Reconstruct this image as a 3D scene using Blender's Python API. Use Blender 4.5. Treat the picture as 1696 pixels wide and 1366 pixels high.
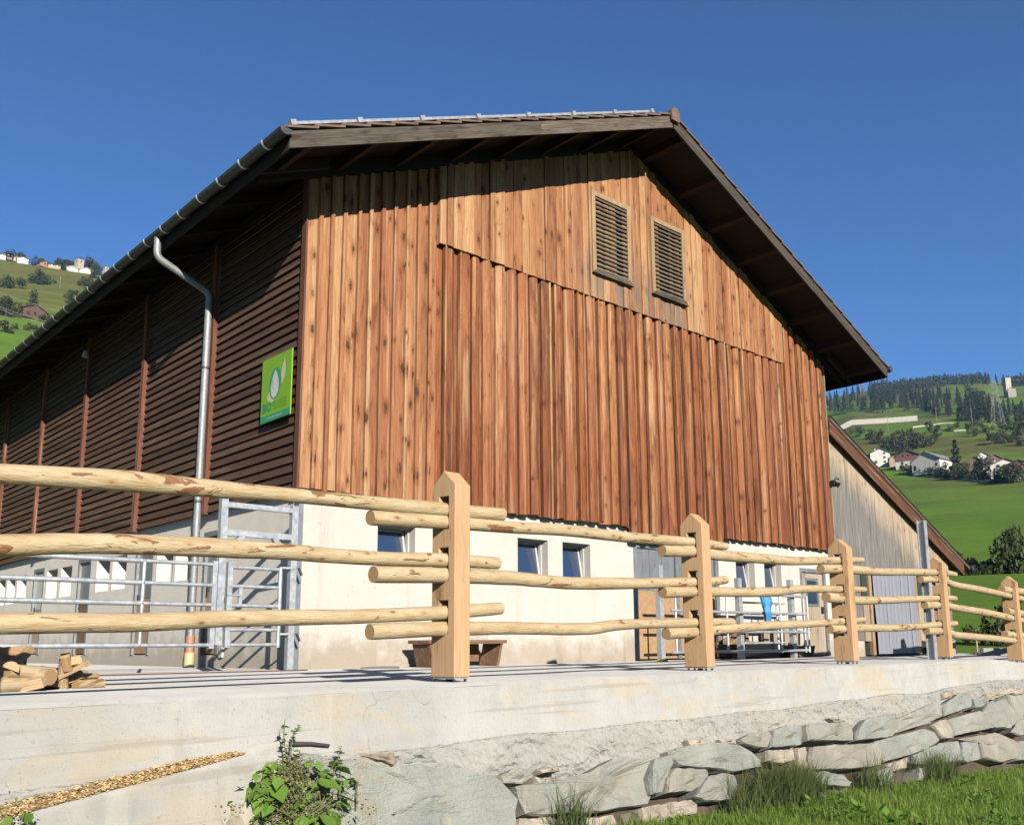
import bpy, bmesh, math, random
import numpy as np
from mathutils import Vector, noise
random.seed(7); np.random.seed(7)
for o in list(bpy.data.objects): bpy.data.objects.remove(o)
SC = bpy.context.scene
COL = SC.collection

# ---------------------------------------------------------------- camera
W0, H0 = 1696.0, 1366.0
F, CX, CY = 1553.5, 876.86, 787.04
YAW, PITCH, ROLL = 0.7454, 0.1798, -0.0085
CAM = Vector((-5.7342, -10.4353, 0.2597))
_fw = Vector((math.sin(YAW)*math.cos(PITCH), math.cos(YAW)*math.cos(PITCH), math.sin(PITCH)))
_r = Vector((math.cos(YAW), -math.sin(YAW), 0)); _u = _r.cross(_fw)
_r, _u = _r*math.cos(ROLL)+_u*math.sin(ROLL), _u*math.cos(ROLL)-_r*math.sin(ROLL)
from mathutils import Matrix
cd = bpy.data.cameras.new('camera'); cam = bpy.data.objects.new('camera', cd); COL.objects.link(cam)
M = Matrix.Identity(4)
for i in range(3):
    M[i][0] = _r[i]; M[i][1] = _u[i]; M[i][2] = -_fw[i]; M[i][3] = CAM[i]
cam.matrix_world = M
cd.sensor_fit = 'HORIZONTAL'; cd.sensor_width = 36.0; cd.lens = F/W0*36.0
cd.shift_x = -(CX-W0/2)/W0; cd.shift_y = (CY-H0/2)/W0
cd.clip_start = 0.1; cd.clip_end = 12000
SC.camera = cam

# ---------------------------------------------------------------- sky and sun
SUN_EL, SUN_AZ = math.radians(21.8), math.radians(201.0)      # azimuth from +Y towards +X
wd = bpy.data.worlds.new('World'); SC.world = wd; wd.use_nodes = True
nt = wd.node_tree; nt.nodes.clear()
sky = nt.nodes.new('ShaderNodeTexSky'); sky.sky_type = 'NISHITA'; sky.sun_disc = False
sky.sun_elevation = SUN_EL; sky.sun_rotation = SUN_AZ
sky.altitude = 1200; sky.air_density = 1.0; sky.dust_density = 0.0; sky.ozone_density = 8.5
bg = nt.nodes.new('ShaderNodeBackground'); bg.inputs['Strength'].default_value = 0.050
wo = nt.nodes.new('ShaderNodeOutputWorld')
nt.links.new(sky.outputs[0], bg.inputs[0]); nt.links.new(bg.outputs[0], wo.inputs[0])
sl = bpy.data.lights.new('sun', 'SUN'); sl.energy = 5.0; sl.angle = math.radians(0.5); sl.color = (1.0, 0.93, 0.82)
so = bpy.data.objects.new('sun', sl); COL.objects.link(so)
sdir = Vector((math.sin(SUN_AZ)*math.cos(SUN_EL), math.cos(SUN_AZ)*math.cos(SUN_EL), math.sin(SUN_EL)))
so.rotation_euler = sdir.to_track_quat('Z', 'Y').to_euler(); so.location = sdir*60
SC.view_settings.view_transform = 'Standard'; SC.view_settings.look = 'None'
SC.view_settings.exposure = 1.43; SC.view_settings.gamma = 1.0

# ---------------------------------------------------------------- helpers
def ray(x, y): return _fw*F + _r*(x-CX) + _u*(CY-y)
def onp(x, y, ax, v):                     # photo pixel -> point on the plane axis = v
    d = ray(x, y); return CAM + d*((v-CAM[ax])/d[ax])
def onplane(x, y, p0, n):
    d = ray(x, y); return CAM + d*((p0-CAM).dot(n)/d.dot(n))
def atr(x, y, rr):                        # point at horizontal distance rr
    d = ray(x, y); return CAM + d*(rr/math.hypot(d.x, d.y))
def depth(p): return (p-CAM).dot(_fw)
def lerp(a, b, t): return a+(b-a)*t
def sst(a, b, x):
    t = min(1, max(0, (x-a)/(b-a))); return t*t*(3-2*t)
def interp(x, tab):
    if x <= tab[0][0]: return tab[0][1]
    for (a, p), (b, q) in zip(tab, tab[1:]):
        if x <= b: return p+(q-p)*(x-a)/(b-a)
    return tab[-1][1]

class MB:
    def __init__(s): s.v = []; s.f = []; s.m = []
    def add(s, vs, fs, mi=0):
        o = len(s.v); s.v += [tuple(p) for p in vs]; s.f += [tuple(i+o for i in f) for f in fs]; s.m += [mi]*len(fs); return s
    def box(s, x0, x1, y0, y1, z0, z1, mi=0):
        return s.add([(x0,y0,z0),(x1,y0,z0),(x1,y1,z0),(x0,y1,z0),(x0,y0,z1),(x1,y0,z1),(x1,y1,z1),(x0,y1,z1)],
                     [(0,3,2,1),(4,5,6,7),(0,1,5,4),(1,2,6,5),(2,3,7,6),(3,0,4,7)], mi)
    def obox(s, c, a, b, d, mi=0):          # centre and three half axes (right handed)
        c, a, b, d = Vector(c), Vector(a), Vector(b), Vector(d)
        vs = [c+sa*a+sb*b+sd*d for sd in (-1,1) for sa, sb in ((-1,-1),(1,-1),(1,1),(-1,1))]
        return s.add(vs, [(0,3,2,1),(4,5,6,7),(0,1,5,4),(1,2,6,5),(2,3,7,6),(3,0,4,7)], mi)
    def prism(s, poly, off, mi=0):          # polygon (ccw seen from the side opposite to off) extruded by off
        n = len(poly); off = Vector(off)
        vs = [Vector(p) for p in poly]+[Vector(p)+off for p in poly]
        return s.add(vs, [tuple(range(n)), tuple(range(2*n-1, n-1, -1))]+[(i, n+i, n+(i+1)%n, (i+1)%n) for i in range(n)], mi)
    def tube(s, pts, rad, n=10, cap=True, mi=0, capmi=None, rfun=None):
        pts = [Vector(p) for p in pts]; k = len(pts)
        if not hasattr(rad, '__len__'): rad = [rad]*k
        ref = None; vs = []
        for i, p in enumerate(pts):
            t = (pts[min(i+1, k-1)]-pts[max(i-1, 0)]).normalized()
            if ref is None:
                ref = Vector((0,0,1)) if abs(t.z) < .9 else Vector((1,0,0))
            a = (ref-t*ref.dot(t)).normalized(); b = t.cross(a); ref = a
            for j in range(n):
                q = 2*math.pi*j/n; rr = rad[i]*(rfun(i, j) if rfun else 1)
                vs.append(p+a*math.cos(q)*rr+b*math.sin(q)*rr)
        fs = [(i*n+j, i*n+(j+1)%n, (i+1)*n+(j+1)%n, (i+1)*n+j) for i in range(k-1) for j in range(n)]
        s.add(vs, fs, mi)
        if cap:
            o = len(s.v)-len(vs); cm = mi if capmi is None else capmi
            s.f += [tuple(o+j for j in range(n-1, -1, -1)), tuple(o+(k-1)*n+j for j in range(n))]; s.m += [cm, cm]
        return s
    def build(s, name, mat, parent=None, smooth=False, bevel=0, **tags):
        me = bpy.data.meshes.new(name); me.from_pydata(s.v, [], s.f)
        mats = mat if isinstance(mat, (list, tuple)) else [mat]
        for m in mats: me.materials.append(m)
        if len(mats) > 1: me.polygons.foreach_set('material_index', s.m)
        if smooth:
            me.polygons.foreach_set('use_smooth', [True]*len(me.polygons))
            try: me.set_sharp_from_angle(angle=math.radians(45))
            except Exception: pass
        me.validate(); me.update()
        return link(name, me, parent, bevel, **tags)
def link(name, me, parent=None, bevel=0, **tags):
    o = bpy.data.objects.new(name, me); COL.objects.link(o)
    if parent is not None: o.parent = parent
    if bevel:
        b = o.modifiers.new('bevel', 'BEVEL'); b.width = bevel; b.segments = 2; b.limit_method = 'ANGLE'
    return tag(o, **tags)
def tag(o, label=None, cat=None, group=None, kind=None):
    if label: o['label'] = label
    if cat: o['category'] = cat
    if group: o['group'] = group
    if kind: o['kind'] = kind
    return o
def empty(name, loc=(0,0,0), label=None, cat=None, group=None):
    o = bpy.data.objects.new(name, None); COL.objects.link(o); o.location = loc; o.empty_display_size = .2
    return tag(o, label, cat, group)
def copy_tree(o, parent=None):
    c = o.copy(); COL.objects.link(c); c.parent = parent
    for ch in o.children: copy_tree(ch, c)
    return c
def npmesh(name, V, Fq, mat, smooth=False):
    me = bpy.data.meshes.new(name); V = np.asarray(V, np.float32); Fq = np.asarray(Fq, np.int32); k = Fq.shape[1]
    me.vertices.add(len(V)); me.vertices.foreach_set('co', V.ravel())
    me.loops.add(Fq.size); me.loops.foreach_set('vertex_index', Fq.ravel())
    me.polygons.add(len(Fq)); me.polygons.foreach_set('loop_start', np.arange(len(Fq), dtype=np.int32)*k)
    me.materials.append(mat); me.update(calc_edges=True); me.validate()
    if smooth: me.polygons.foreach_set('use_smooth', [True]*len(Fq))
    return me

# ---------------------------------------------------------------- materials
ALB = .39
class NT:
    def __init__(s, name):
        s.m = bpy.data.materials.new(name); s.m.use_nodes = True; s.t = s.m.node_tree; s.t.nodes.clear()
        s.out = s.t.nodes.new('ShaderNodeOutputMaterial'); s.b = s.t.nodes.new('ShaderNodeBsdfPrincipled')
        s.t.links.new(s.b.outputs[0], s.out.inputs[0])
        s.tc = s.t.nodes.new('ShaderNodeTexCoord'); s.oi = s.t.nodes.new('ShaderNodeObjectInfo')
    def set(s, sock, v):
        if isinstance(v, bpy.types.NodeSocket): s.t.links.new(v, sock)
        elif isinstance(v, (tuple, list)) and len(v) == 3 and sock.type == 'RGBA': sock.default_value = (*v, 1)
        else: sock.default_value = v
    def alb(s, v):                           # palette values are for exposure 0; reflectances are ALB times that
        if isinstance(v, bpy.types.NodeSocket): return s.mix(1.0, v, (ALB, ALB, ALB), 'MULTIPLY')
        return tuple(q*ALB for q in v)
    def bs(s, **k):
        for n, v in k.items(): s.set(s.b.inputs[n.replace('_', ' ')], s.alb(v) if n == 'Base_Color' else v)
    def math(s, op, a, b=0.0, c=None, clamp=False):
        n = s.t.nodes.new('ShaderNodeMath'); n.operation = op; n.use_clamp = clamp
        s.set(n.inputs[0], a); s.set(n.inputs[1], b)
        if c is not None: s.set(n.inputs[2], c)
        return n.outputs[0]
    def vmath(s, op, a, b):
        n = s.t.nodes.new('ShaderNodeVectorMath'); n.operation = op; s.set(n.inputs[0], a); s.set(n.inputs[1], b); return n.outputs[0]
    def co(s, scale=(1,1,1), rnd=0.0, gen=False):
        v = s.tc.outputs['Generated' if gen else 'Object']
        if rnd:
            k = s.t.nodes.new('ShaderNodeCombineXYZ')
            for i, f in enumerate((1.0, 2.3, 3.7)): s.set(k.inputs[i], s.math('MULTIPLY', s.oi.outputs['Random'], rnd*f))
            v = s.vmath('ADD', v, k.outputs[0])
        return s.vmath('MULTIPLY', v, tuple(scale))
    def noise(s, v, scale=1.0, detail=4.0, rough=.55, dist=0.0):
        n = s.t.nodes.new('ShaderNodeTexNoise'); s.set(n.inputs['Vector'], v)
        n.inputs['Scale'].default_value = scale; n.inputs['Detail'].default_value = detail
        n.inputs['Roughness'].default_value = rough; n.inputs['Distortion'].default_value = dist
        return n.outputs['Fac']
    def noisec(s, v):
        n = s.t.nodes.new('ShaderNodeTexNoise'); s.set(n.inputs['Vector'], v); n.inputs['Scale'].default_value = 1.0; return n.outputs['Color']
    def vor(s, v, scale=1.0, feat='F1', out='Distance'):
        n = s.t.nodes.new('ShaderNodeTexVoronoi'); n.feature = feat; s.set(n.inputs['Vector'], v); n.inputs['Scale'].default_value = scale
        return n.outputs[out]
    def ramp(s, fac, stops, interp='LINEAR'):
        n = s.t.nodes.new('ShaderNodeValToRGB'); s.set(n.inputs[0], fac); cr = n.color_ramp; cr.interpolation = interp
        while len(cr.elements) < len(stops): cr.elements.new(0.5)
        for e, (p, c) in zip(cr.elements, stops):
            e.position = p; e.color = (*c, 1) if not isinstance(c, float) else (c, c, c, 1)
        return n.outputs[0]
    def rng(s, v, a, b, c=0.0, d=1.0):
        n = s.t.nodes.new('ShaderNodeMapRange'); n.interpolation_type = 'SMOOTHSTEP'
        for i, q in enumerate((v, a, b, c, d)): s.set(n.inputs[i], q)
        return n.outputs[0]
    def mix(s, f, a, b, mode='MIX'):
        n = s.t.nodes.new('ShaderNodeMix'); n.data_type = 'RGBA'; n.blend_type = mode
        s.set(n.inputs[0], f); s.set(n.inputs[6], a); s.set(n.inputs[7], b); return n.outputs[2]
    def sep(s, v):
        n = s.t.nodes.new('ShaderNodeSeparateXYZ'); s.set(n.inputs[0], v); return n.outputs
    def bump(s, h, strength=.4, dist=.01):
        n = s.t.nodes.new('ShaderNodeBump'); s.set(n.inputs['Height'], h)
        n.inputs['Strength'].default_value = strength; n.inputs['Distance'].default_value = dist
        s.set(s.b.inputs['Normal'], n.outputs[0])
    def done(s): return s.m

def plain(name, col, rough=.7, metal=0.0, var=.12, scale=6.0, bump=0.0):
    n = NT(name); v = n.co((1,1,1), 3.0); f = n.noise(v, scale, 5, .6)
    a = tuple(c*(1-var) for c in col); b = tuple(min(1, c*(1+var)) for c in col)
    n.bs(Base_Color=n.ramp(f, [(.3, a), (.7, b)]), Roughness=rough, Metallic=metal)
    if bump: n.bump(f, bump, .02)
    return n.done()

def wood(name, tones, axis=2, knots=.75, knot_col=(.10,.04,.018), rough=.75, grain=.35, rnd=9.0, kscale=1.0, streak=.35, extra=None, tilt=0.0, pale=.6, blot=.5, kdens=.62, crack=.0, wash=.0):
    n = NT(name); src = n.tc.outputs['Object']
    if tilt:                                  # grain that follows a sloping board
        vr = n.t.nodes.new('ShaderNodeVectorRotate'); vr.rotation_type = 'Y_AXIS'; n.set(vr.inputs['Vector'], src); vr.inputs['Angle'].default_value = tilt; src = vr.outputs[0]
    k_ = n.t.nodes.new('ShaderNodeCombineXYZ')
    for i, f in enumerate((1.0, 2.3, 3.7)): n.set(k_.inputs[i], n.math('MULTIPLY', n.oi.outputs['Random'], rnd*f))
    P = n.vmath('ADD', src, k_.outputs[0])
    def st(a, b):
        q = [a, a, a]; q[axis] = b; return n.vmath('MULTIPLY', P, tuple(q))
    g = n.noise(st(60, 2.6), 1.0, 4, .6, .35)
    l = n.noise(st(8, .8), 1.0, 4, .6, .6)
    k = len(tones)
    base = n.ramp(n.math('ADD', n.math('MULTIPLY', n.oi.outputs['Random'], .66), n.math('MULTIPLY', l, .42)), [(i/(k-1)*.8+.1, c) for i, c in enumerate(tones)])
    c = n.mix(n.rng(g, .36, .66, 0, streak), base, n.mix(1.0, base, (.45,.34,.27), 'MULTIPLY'))
    pl_ = n.noise(st(17, .5), 1.0, 3, .5)
    c = n.mix(n.rng(pl_, .54, .68, 0, pale), c, n.mix(.62, c, (.74,.50,.29)))
    bl = n.noise(st(7, 1.5), 1.0, 4, .6, .8)
    c = n.mix(n.rng(bl, .54, .70, 0, blot), c, n.mix(1.0, c, (.52,.36,.28), 'MULTIPLY'))
    if knots:
        q = n.sep(P); u = n.math('ADD', q[(axis+1) % 3], n.math('MULTIPLY', q[(axis+2) % 3], 1.37)); v = q[axis]
        cb = n.t.nodes.new('ShaderNodeCombineXYZ'); n.set(cb.inputs[0], n.math('MULTIPLY', u, 6.0*kscale)); n.set(cb.inputs[1], n.math('MULTIPLY', v, 2.6*kscale))
        wob = n.noise(n.vmath('MULTIPLY', P, (26, 26, 26)), 1.0, 3)
        vo = n.t.nodes.new('ShaderNodeTexVoronoi'); vo.voronoi_dimensions = '2D'; vo.inputs['Scale'].default_value = 1.0; n.set(vo.inputs['Vector'], cb.outputs[0])
        vc = n.sep(vo.outputs['Color'])
        d = n.math('ADD', n.math('DIVIDE', vo.outputs['Distance'], n.math('ADD', .45, vc[1])), n.math('MULTIPLY', n.math('SUBTRACT', wob, .5), .22))
        sel = n.rng(vc[0], kdens, kdens+.12)      # not every cell carries a knot
        halo = n.math('MULTIPLY', n.rng(d, .06, .36, .9, 0), sel); core = n.math('MULTIPLY', n.rng(d, .05, .14, 1.0, 0), sel)
        c = n.mix(n.math('MULTIPLY', halo, knots*.8), c, n.mix(1.0, c, (.46,.28,.19), 'MULTIPLY'))
        c = n.mix(n.math('MULTIPLY', core, knots), c, knot_col)
    if crack:                                # thin drying checks along the grain
        cn = n.noise(st(22, .7), 1.0, 3, .5, .2); ck = n.math('ABSOLUTE', n.math('SUBTRACT', cn, .5)); cs = n.noise(st(3, .9), 1.0, 2)
        c = n.mix(n.math('MULTIPLY', n.math('MULTIPLY', n.rng(ck, .002, .010, 1, 0), n.rng(cs, .48, .58)), crack), c, n.mix(1.0, c, (.22,.15,.10), 'MULTIPLY'))
    wsh = n.noise(st(30, 1.1), 1.0, 4, .65); c = n.mix(n.rng(wsh, .56, .72, 0, wash), c, n.mix(.55, c, (.30,.245,.21)))
    if extra: c = extra(n, c)
    n.bs(Base_Color=c, Roughness=rough); n.b.inputs['Specular IOR Level'].default_value = .25
    n.bump(g, grain, .006)
    return n.done()

def weathered(n, c):                        # greyed boards below the two louvres and scattered along the upper gable
    p = n.sep(n.tc.outputs['Object']); x, z = p[0], p[2]
    w = n.noise(n.co((6, 6, .8), 0), 1.0, 4, .6)
    m = n.math('MULTIPLY', n.rng(x, 4.7, 5.4), n.rng(x, 8.4, 7.7))
    m = n.math('MULTIPLY', m, n.rng(z, 7.3, 6.5)); m = n.math('MULTIPLY', m, n.rng(w, .38, .62))
    return n.mix(n.math('MULTIPLY', m, .85), c, (.24,.20,.165))
def lowdark(n, c):                          # wetter, redder lower ends of the boards
    p = n.sep(n.tc.outputs['Object']); w = n.noise(n.co((9, 9, .5), 0), 1.0, 4, .6)
    m = n.math('MULTIPLY', n.rng(n.math('ADD', p[2], n.math('MULTIPLY', w, 2.0)), 6.0, 3.4), .55)
    return n.mix(m, c, n.mix(1.0, c, (.60,.42,.36), 'MULTIPLY'))

GT = [(.12,.045,.025), (.34,.115,.044), (.54,.205,.075), (.27,.092,.038), (.60,.27,.105), (.42,.15,.056), (.50,.20,.078), (.78,.47,.24)]
MAT = {}
MAT['plank'] = wood('plank_orange_brown', GT, 2, .7, extra=lowdark, kdens=.70, blot=.75, pale=.85, crack=.7, wash=.45, streak=.55)
MAT['plank_left'] = wood('plank_tan', [(.36,.135,.058), (.58,.265,.115), (.44,.175,.075), (.64,.32,.145), (.76,.46,.24)], 2, .95, kscale=.75, blot=.7, kdens=.42, crack=.6, wash=.25, streak=.5, pale=.75)
MAT['plank_top'] = wood('plank_upper', [(.36,.14,.060), (.58,.27,.115), (.43,.18,.075), (.66,.34,.155), (.78,.48,.25)], 2, .85, extra=weathered, kdens=.52, kscale=.85, crack=.6, wash=.3, streak=.5, pale=.8, blot=.65)
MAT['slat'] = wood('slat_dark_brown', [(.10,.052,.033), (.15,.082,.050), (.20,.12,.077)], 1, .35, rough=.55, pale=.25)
MAT['batten'] = wood('batten_red_brown', [(.20,.075,.045), (.26,.10,.058)], 2, .3)
MAT['dark_wood'] = wood('soffit_dark', [(.022,.014,.010), (.034,.020,.014)], 1, 0, pale=0, blot=0)  # tones lowered so the colour carries part of the eave shade
MAT['purlin'] = wood('purlin_brown', [(.05,.025,.016), (.075,.037,.023)], 1, .2, pale=0, blot=.2)  # brown darkened as well, shade under the overhang put into the tone
GW_ = [(.115,.10,.085), (.17,.145,.115), (.23,.195,.155)]
MAT['grey_wood'] = wood('weathered_grey_wood', GW_, 0, .6, knot_col=(.05,.04,.03), grain=.8, streak=.8, pale=.15)
MAT['verge_l'] = wood('weathered_verge_rising', GW_, 0, .7, knot_col=(.04,.03,.025), grain=.8, streak=.85, tilt=math.atan(.4315), pale=.2)
MAT['verge_r'] = wood('weathered_verge_falling', [(.075,.066,.056), (.115,.10,.082), (.16,.135,.11)], 0, .7, knot_col=(.04,.03,.025), grain=.8, streak=.85, tilt=-math.atan(.4315), pale=.15)
MAT['grey_slat'] = wood('louvre_grey', [(.24,.205,.16), (.36,.31,.24)], 0, .2)
MAT['frame_wood'] = wood('louvre_frame', [(.44,.30,.17), (.55,.38,.22)], 2, .3)
MAT['post'] = wood('larch_post', [(.74,.46,.24), (.80,.52,.28), (.77,.49,.26)], 2, .45, knot_col=(.25,.11,.04), grain=.15, streak=.25, kscale=.5, pale=.35, blot=.25, crack=.75)
MAT['old_wood'] = wood('old_brown_board', [(.26,.14,.08), (.36,.22,.13)], 0, .4)
MAT['board_z'] = wood('pale_board', [(.50,.40,.30), (.62,.52,.40)], 2, .3)

def rail_mat():
    n = NT('peeled_pole')
    v = n.co((3.2, 16, 16), 11.0); s = n.noise(v, 1.0, 4, .6, .4)
    c = n.ramp(s, [(.25, (.60,.41,.20)), (.5, (.74,.57,.34)), (.75, (.81,.67,.44))])
    fine = n.noise(n.co((9, 90, 90), 11.0), 1.0, 3, .6)
    c = n.mix(n.rng(fine, .48, .72, 0, .32), c, (.50,.33,.16)); lng = n.noise(n.co((1.3, 30, 30), 7.0), 1.0, 4, .6, .3); c = n.mix(n.rng(lng, .55, .72, 0, .5), c, (.52,.33,.15)); lk = n.math('ABSOLUTE', n.math('SUBTRACT', n.noise(n.co((.9, 20, 20), 3.0), 1.0, 2, .5), .5)); c = n.mix(n.rng(lk, .002, .008, .35, 0), c, (.24,.15,.08))
    b = n.noise(n.co((2.3, 9, 9), 17.0), 1.0, 5, .62, .7); bm = n.rng(b, .615, .64)
    bk = n.noise(n.co((30, 40, 40), 5.0), 1.0, 4, .65)
    c = n.mix(bm, c, n.ramp(bk, [(.35, (.30,.13,.055)), (.6, (.42,.20,.09)), (.75, (.25,.20,.15))]))
    d = n.vor(n.co((4.0, 9, 9), 13.0)); c = n.mix(n.rng(d, .10, .26, .5, 0), c, (.56,.36,.17)); c = n.mix(n.rng(d, .04, .13, .9, 0), c, (.27,.14,.06))
    n.bs(Base_Color=c, Roughness=.65); n.b.inputs['Specular IOR Level'].default_value = .3
    n.bump(n.math('ADD', n.math('ADD', fine, lng), n.math('MULTIPLY', bm, 1.2)), .6, .012)
    return n.done()
MAT['rail'] = rail_mat()
def rings():
    n = NT('sawn_end'); w = n.t.nodes.new('ShaderNodeTexWave'); w.wave_type = 'RINGS'; n.set(w.inputs['Vector'], n.co((1,1,1), 4.0))
    w.inputs['Scale'].default_value = 22; w.inputs['Distortion'].default_value = 3
    n.bs(Base_Color=n.ramp(w.outputs[0], [(.2, (.42,.24,.10)), (.8, (.58,.38,.19))]), Roughness=.8)
    return n.done()
MAT['rail_end'] = rings()

def plaster(name, col, dirt):
    n = NT(name); v = n.co()
    f = n.noise(v, 2.2, 6, .6); g = n.noise(v, 60, 4, .7)
    c = n.ramp(f, [(.3, tuple(q*.90 for q in col)), (.65, col)])
    p = n.sep(n.tc.outputs['Object']); dn = n.noise(n.co((3,3,3)), 1.0, 6, .65)
    dm = n.rng(n.math('SUBTRACT', p[2], n.math('MULTIPLY', dn, 1.1)), .02, -.46)
    c = n.mix(n.math('MULTIPLY', dm, .75), c, dirt)
    sp = n.noise(n.co((14,14,14)), 1.0, 3, .5); c = n.mix(n.rng(sp, .68, .74, 0, .35), c, (.40,.32,.22))
    st = n.noise(n.co((5,5,.35)), 1.0, 4, .6); c = n.mix(n.rng(st, .55, .75, 0, .22), c, (.52,.42,.29))
    n.bs(Base_Color=c, Roughness=.9); n.bump(n.math('ADD', g, n.math('MULTIPLY', f, .6)), .7, .02)
    return n.done()
MAT['plaster'] = plaster('cream_plaster', (.90,.84,.75), (.50,.40,.29))
MAT['plaster_side'] = plaster('cream_plaster_lifted', (1.15,1.06,.93), (.62,.53,.40))  # same cream brightened in its colour to make up for grazing sun

def concrete(name, col, tan=.5, cracks=True, face=False, sc=1.0, bumps=.3, pits=False):
    n = NT(name); v = n.co((sc,sc,sc))
    f = n.noise(v, .8, 6, .62); g = n.noise(v, 38, 4, .7); h = n.noise(v, 5, 5, .6)
    c = n.ramp(f, [(.3, tuple(q*.82 for q in col)), (.7, col)])
    c = n.mix(n.rng(h, .48, .72, 0, .5), c, tuple(q*.70 for q in col))
    wq = n.noise(n.co((.55,.55,1.3)), 1.0, 4, .55, .6); c = n.mix(n.rng(wq, .5, .66, 0, .5 if face else .25), c, tuple(q*.74 for q in col))
    t = n.noise(n.co((.9,.9,2.4)), 1.0, 5, .6, .5)
    c = n.mix(n.math('MULTIPLY', n.rng(t, .50, .64), tan), c, (.66,.52,.31))
    if face:
        d = n.noise(n.co((3.5,3.5,.35)), 1.0, 5, .6); c = n.mix(n.rng(d, .56, .72, 0, .5), c, (.68,.65,.58))
        ru = n.noise(n.co((1.6,1.6,.12)), 1.0, 3, .5); c = n.mix(n.rng(ru, .72, .78, 0, .4), c, (.50,.36,.18))
        po = n.vor(n.co((26,26,26))); c = n.mix(n.rng(po, .06, .13, .55, 0), c, (.28,.26,.22))
        hl = n.noise(n.co((.5,.5,16)), 1.0, 3, .6); c = n.mix(n.rng(hl, .58, .70, 0, .45), c, (.36,.33,.27))
        cw = n.vmath('ADD', n.co((.9,.9,1.5)), n.vmath('MULTIPLY', n.vmath('SUBTRACT', n.noisec(n.co((2.5,2.5,2.5))), (.5,.5,.5)), (.9,.9,.9)))
        ck = n.vor(cw, 1.0, 'DISTANCE_TO_EDGE'); c = n.mix(n.math('MULTIPLY', n.rng(ck, .002, .006, .55, 0), n.rng(wq, .52, .62)), c, (.22,.20,.17))
    if cracks:
        wv = n.vmath('ADD', n.co(), n.vmath('SCALE', (0,0,0), (0,0,0)))
        cr = n.vor(n.vmath('ADD', n.co((1.1,1.1,1.1)), n.vmath('MULTIPLY', n.t.nodes.new('ShaderNodeTexNoise').outputs['Color'], (.5,.5,.5))), 1.0, 'DISTANCE_TO_EDGE')
        c = n.mix(n.rng(cr, .002, .006, .35, 0), c, (.2,.17,.13))
    sp = n.noise(n.co((45,45,45)), 1.0, 2, .5); c = n.mix(n.rng(sp, .66, .72, 0, .5), c, tuple(q*.5 for q in col))
    if pits:
        pt = n.noise(n.co((14,14,22)), 1.0, 5, .7); c = n.mix(n.rng(pt, .60, .70, 0, .55), c, (.24,.22,.18)); g = n.math('ADD', g, n.math('MULTIPLY', n.vor(n.co((20,20,26))), 1.2))
    n.bs(Base_Color=c, Roughness=.88); n.bump(n.math('ADD', g, n.math('MULTIPLY', h, 1.5)), .55 if face else bumps, .02); n.b.inputs['Diffuse Roughness'].default_value = 1.0
    return n.done()
MAT['yard'] = concrete('yard_concrete', (.56,.55,.53), .08, bumps=.05)
MAT['kerb'] = concrete('wall_concrete', (.64,.63,.60), .42, False, True)
MAT['old_concrete'] = concrete('old_concrete', (.58,.56,.52), .30, False, True, bumps=.5)
MAT['rough_concrete'] = concrete('rough_concrete', (.56,.54,.50), .25, False, False, bumps=1.0, pits=True)

def stone_mat():
    n = NT('green_grey_stone'); v = n.co((1,1,1), 20.0)
    f = n.noise(v, 1.6, 6, .6); g = n.noise(n.co((5,5,26), 20.0), 1.0, 5, .65, .8); h = n.noise(v, 45, 4, .7)
    t = n.oi.outputs['Random']
    base = n.ramp(t, [(0, (.48,.505,.45)), (.4, (.53,.54,.475)), (.7, (.55,.53,.45)), (1, (.56,.50,.40))])
    c = n.mix(n.rng(f, .35, .7), n.mix(1.0, base, (.72,.74,.74), 'MULTIPLY'), base)
    c = n.mix(n.rng(g, .54, .76, 0, .26), c, (.26,.26,.22)); sp_ = n.noise(v, 26, 4, .7); c = n.mix(n.rng(sp_, .52, .7, 0, .35), c, (.62,.63,.57))
    ru = n.noise(n.co((2.6,2.6,2.6), 31.0), 1.0, 6, .68); c = n.mix(n.rng(ru, .54, .70, 0, .55), c, (.47,.36,.21))
    li = n.noise(n.co((9,9,1.4), 12.0), 1.0, 3, .5); c = n.mix(n.rng(li, .66, .74, 0, .45), c, (.62,.58,.48))
    n.bs(Base_Color=c, Roughness=.8); n.bump(n.math('ADD', n.math('MULTIPLY', g, .9), n.math('ADD', n.math('MULTIPLY', h, .9), f)), .8, .03)
    return n.done()
MAT['stone'] = stone_mat()
MAT['tan_stone'] = plain('tan_stone', (.50,.43,.33), .85, var=.35, scale=5, bump=.8)
MAT['soil'] = plain('soil', (.10,.07,.045), .95, var=.5, scale=9, bump=1.0)

def steel(name, col=(.90,.95,1.0), rough=.45, metal=.5):
    n = NT(name); v = n.co((1,1,1), 5.0); f = n.noise(v, 14, 5, .65); k = n.vor(v, 55, 'F1', 'Color')
    c = n.ramp(f, [(.3, tuple(q*.72 for q in col)), (.7, col)]); c = n.mix(.12, c, k)
    n.bs(Base_Color=n.mix(.0, c, c), Roughness=n.rng(f, .3, .7, rough-.08, rough+.15), Metallic=metal); return n.done()
MAT['steel'] = steel('galvanised_steel')
MAT['gutter'] = steel('dull_zinc', (.085,.088,.08), .5, .5)
MAT['pipe'] = steel('zinc_pipe', (.50,.52,.54), .55, .45)
MAT['bright_metal'] = steel('bright_edge', (.80,.83,.86), .35, .4)
MAT['panel_glass'] = plain('solar_cell', (.012,.016,.035), .12)
MAT['tile'] = plain('brown_tile', (.20,.125,.09), .8, var=.3, scale=9)
MAT['steel_dark'] = plain('dark_iron', (.05,.05,.055), .5, .6)
MAT['grey_panel'] = plain('grey_metal_panel', (.33,.35,.37), .5, .3, .15, 5)
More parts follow.
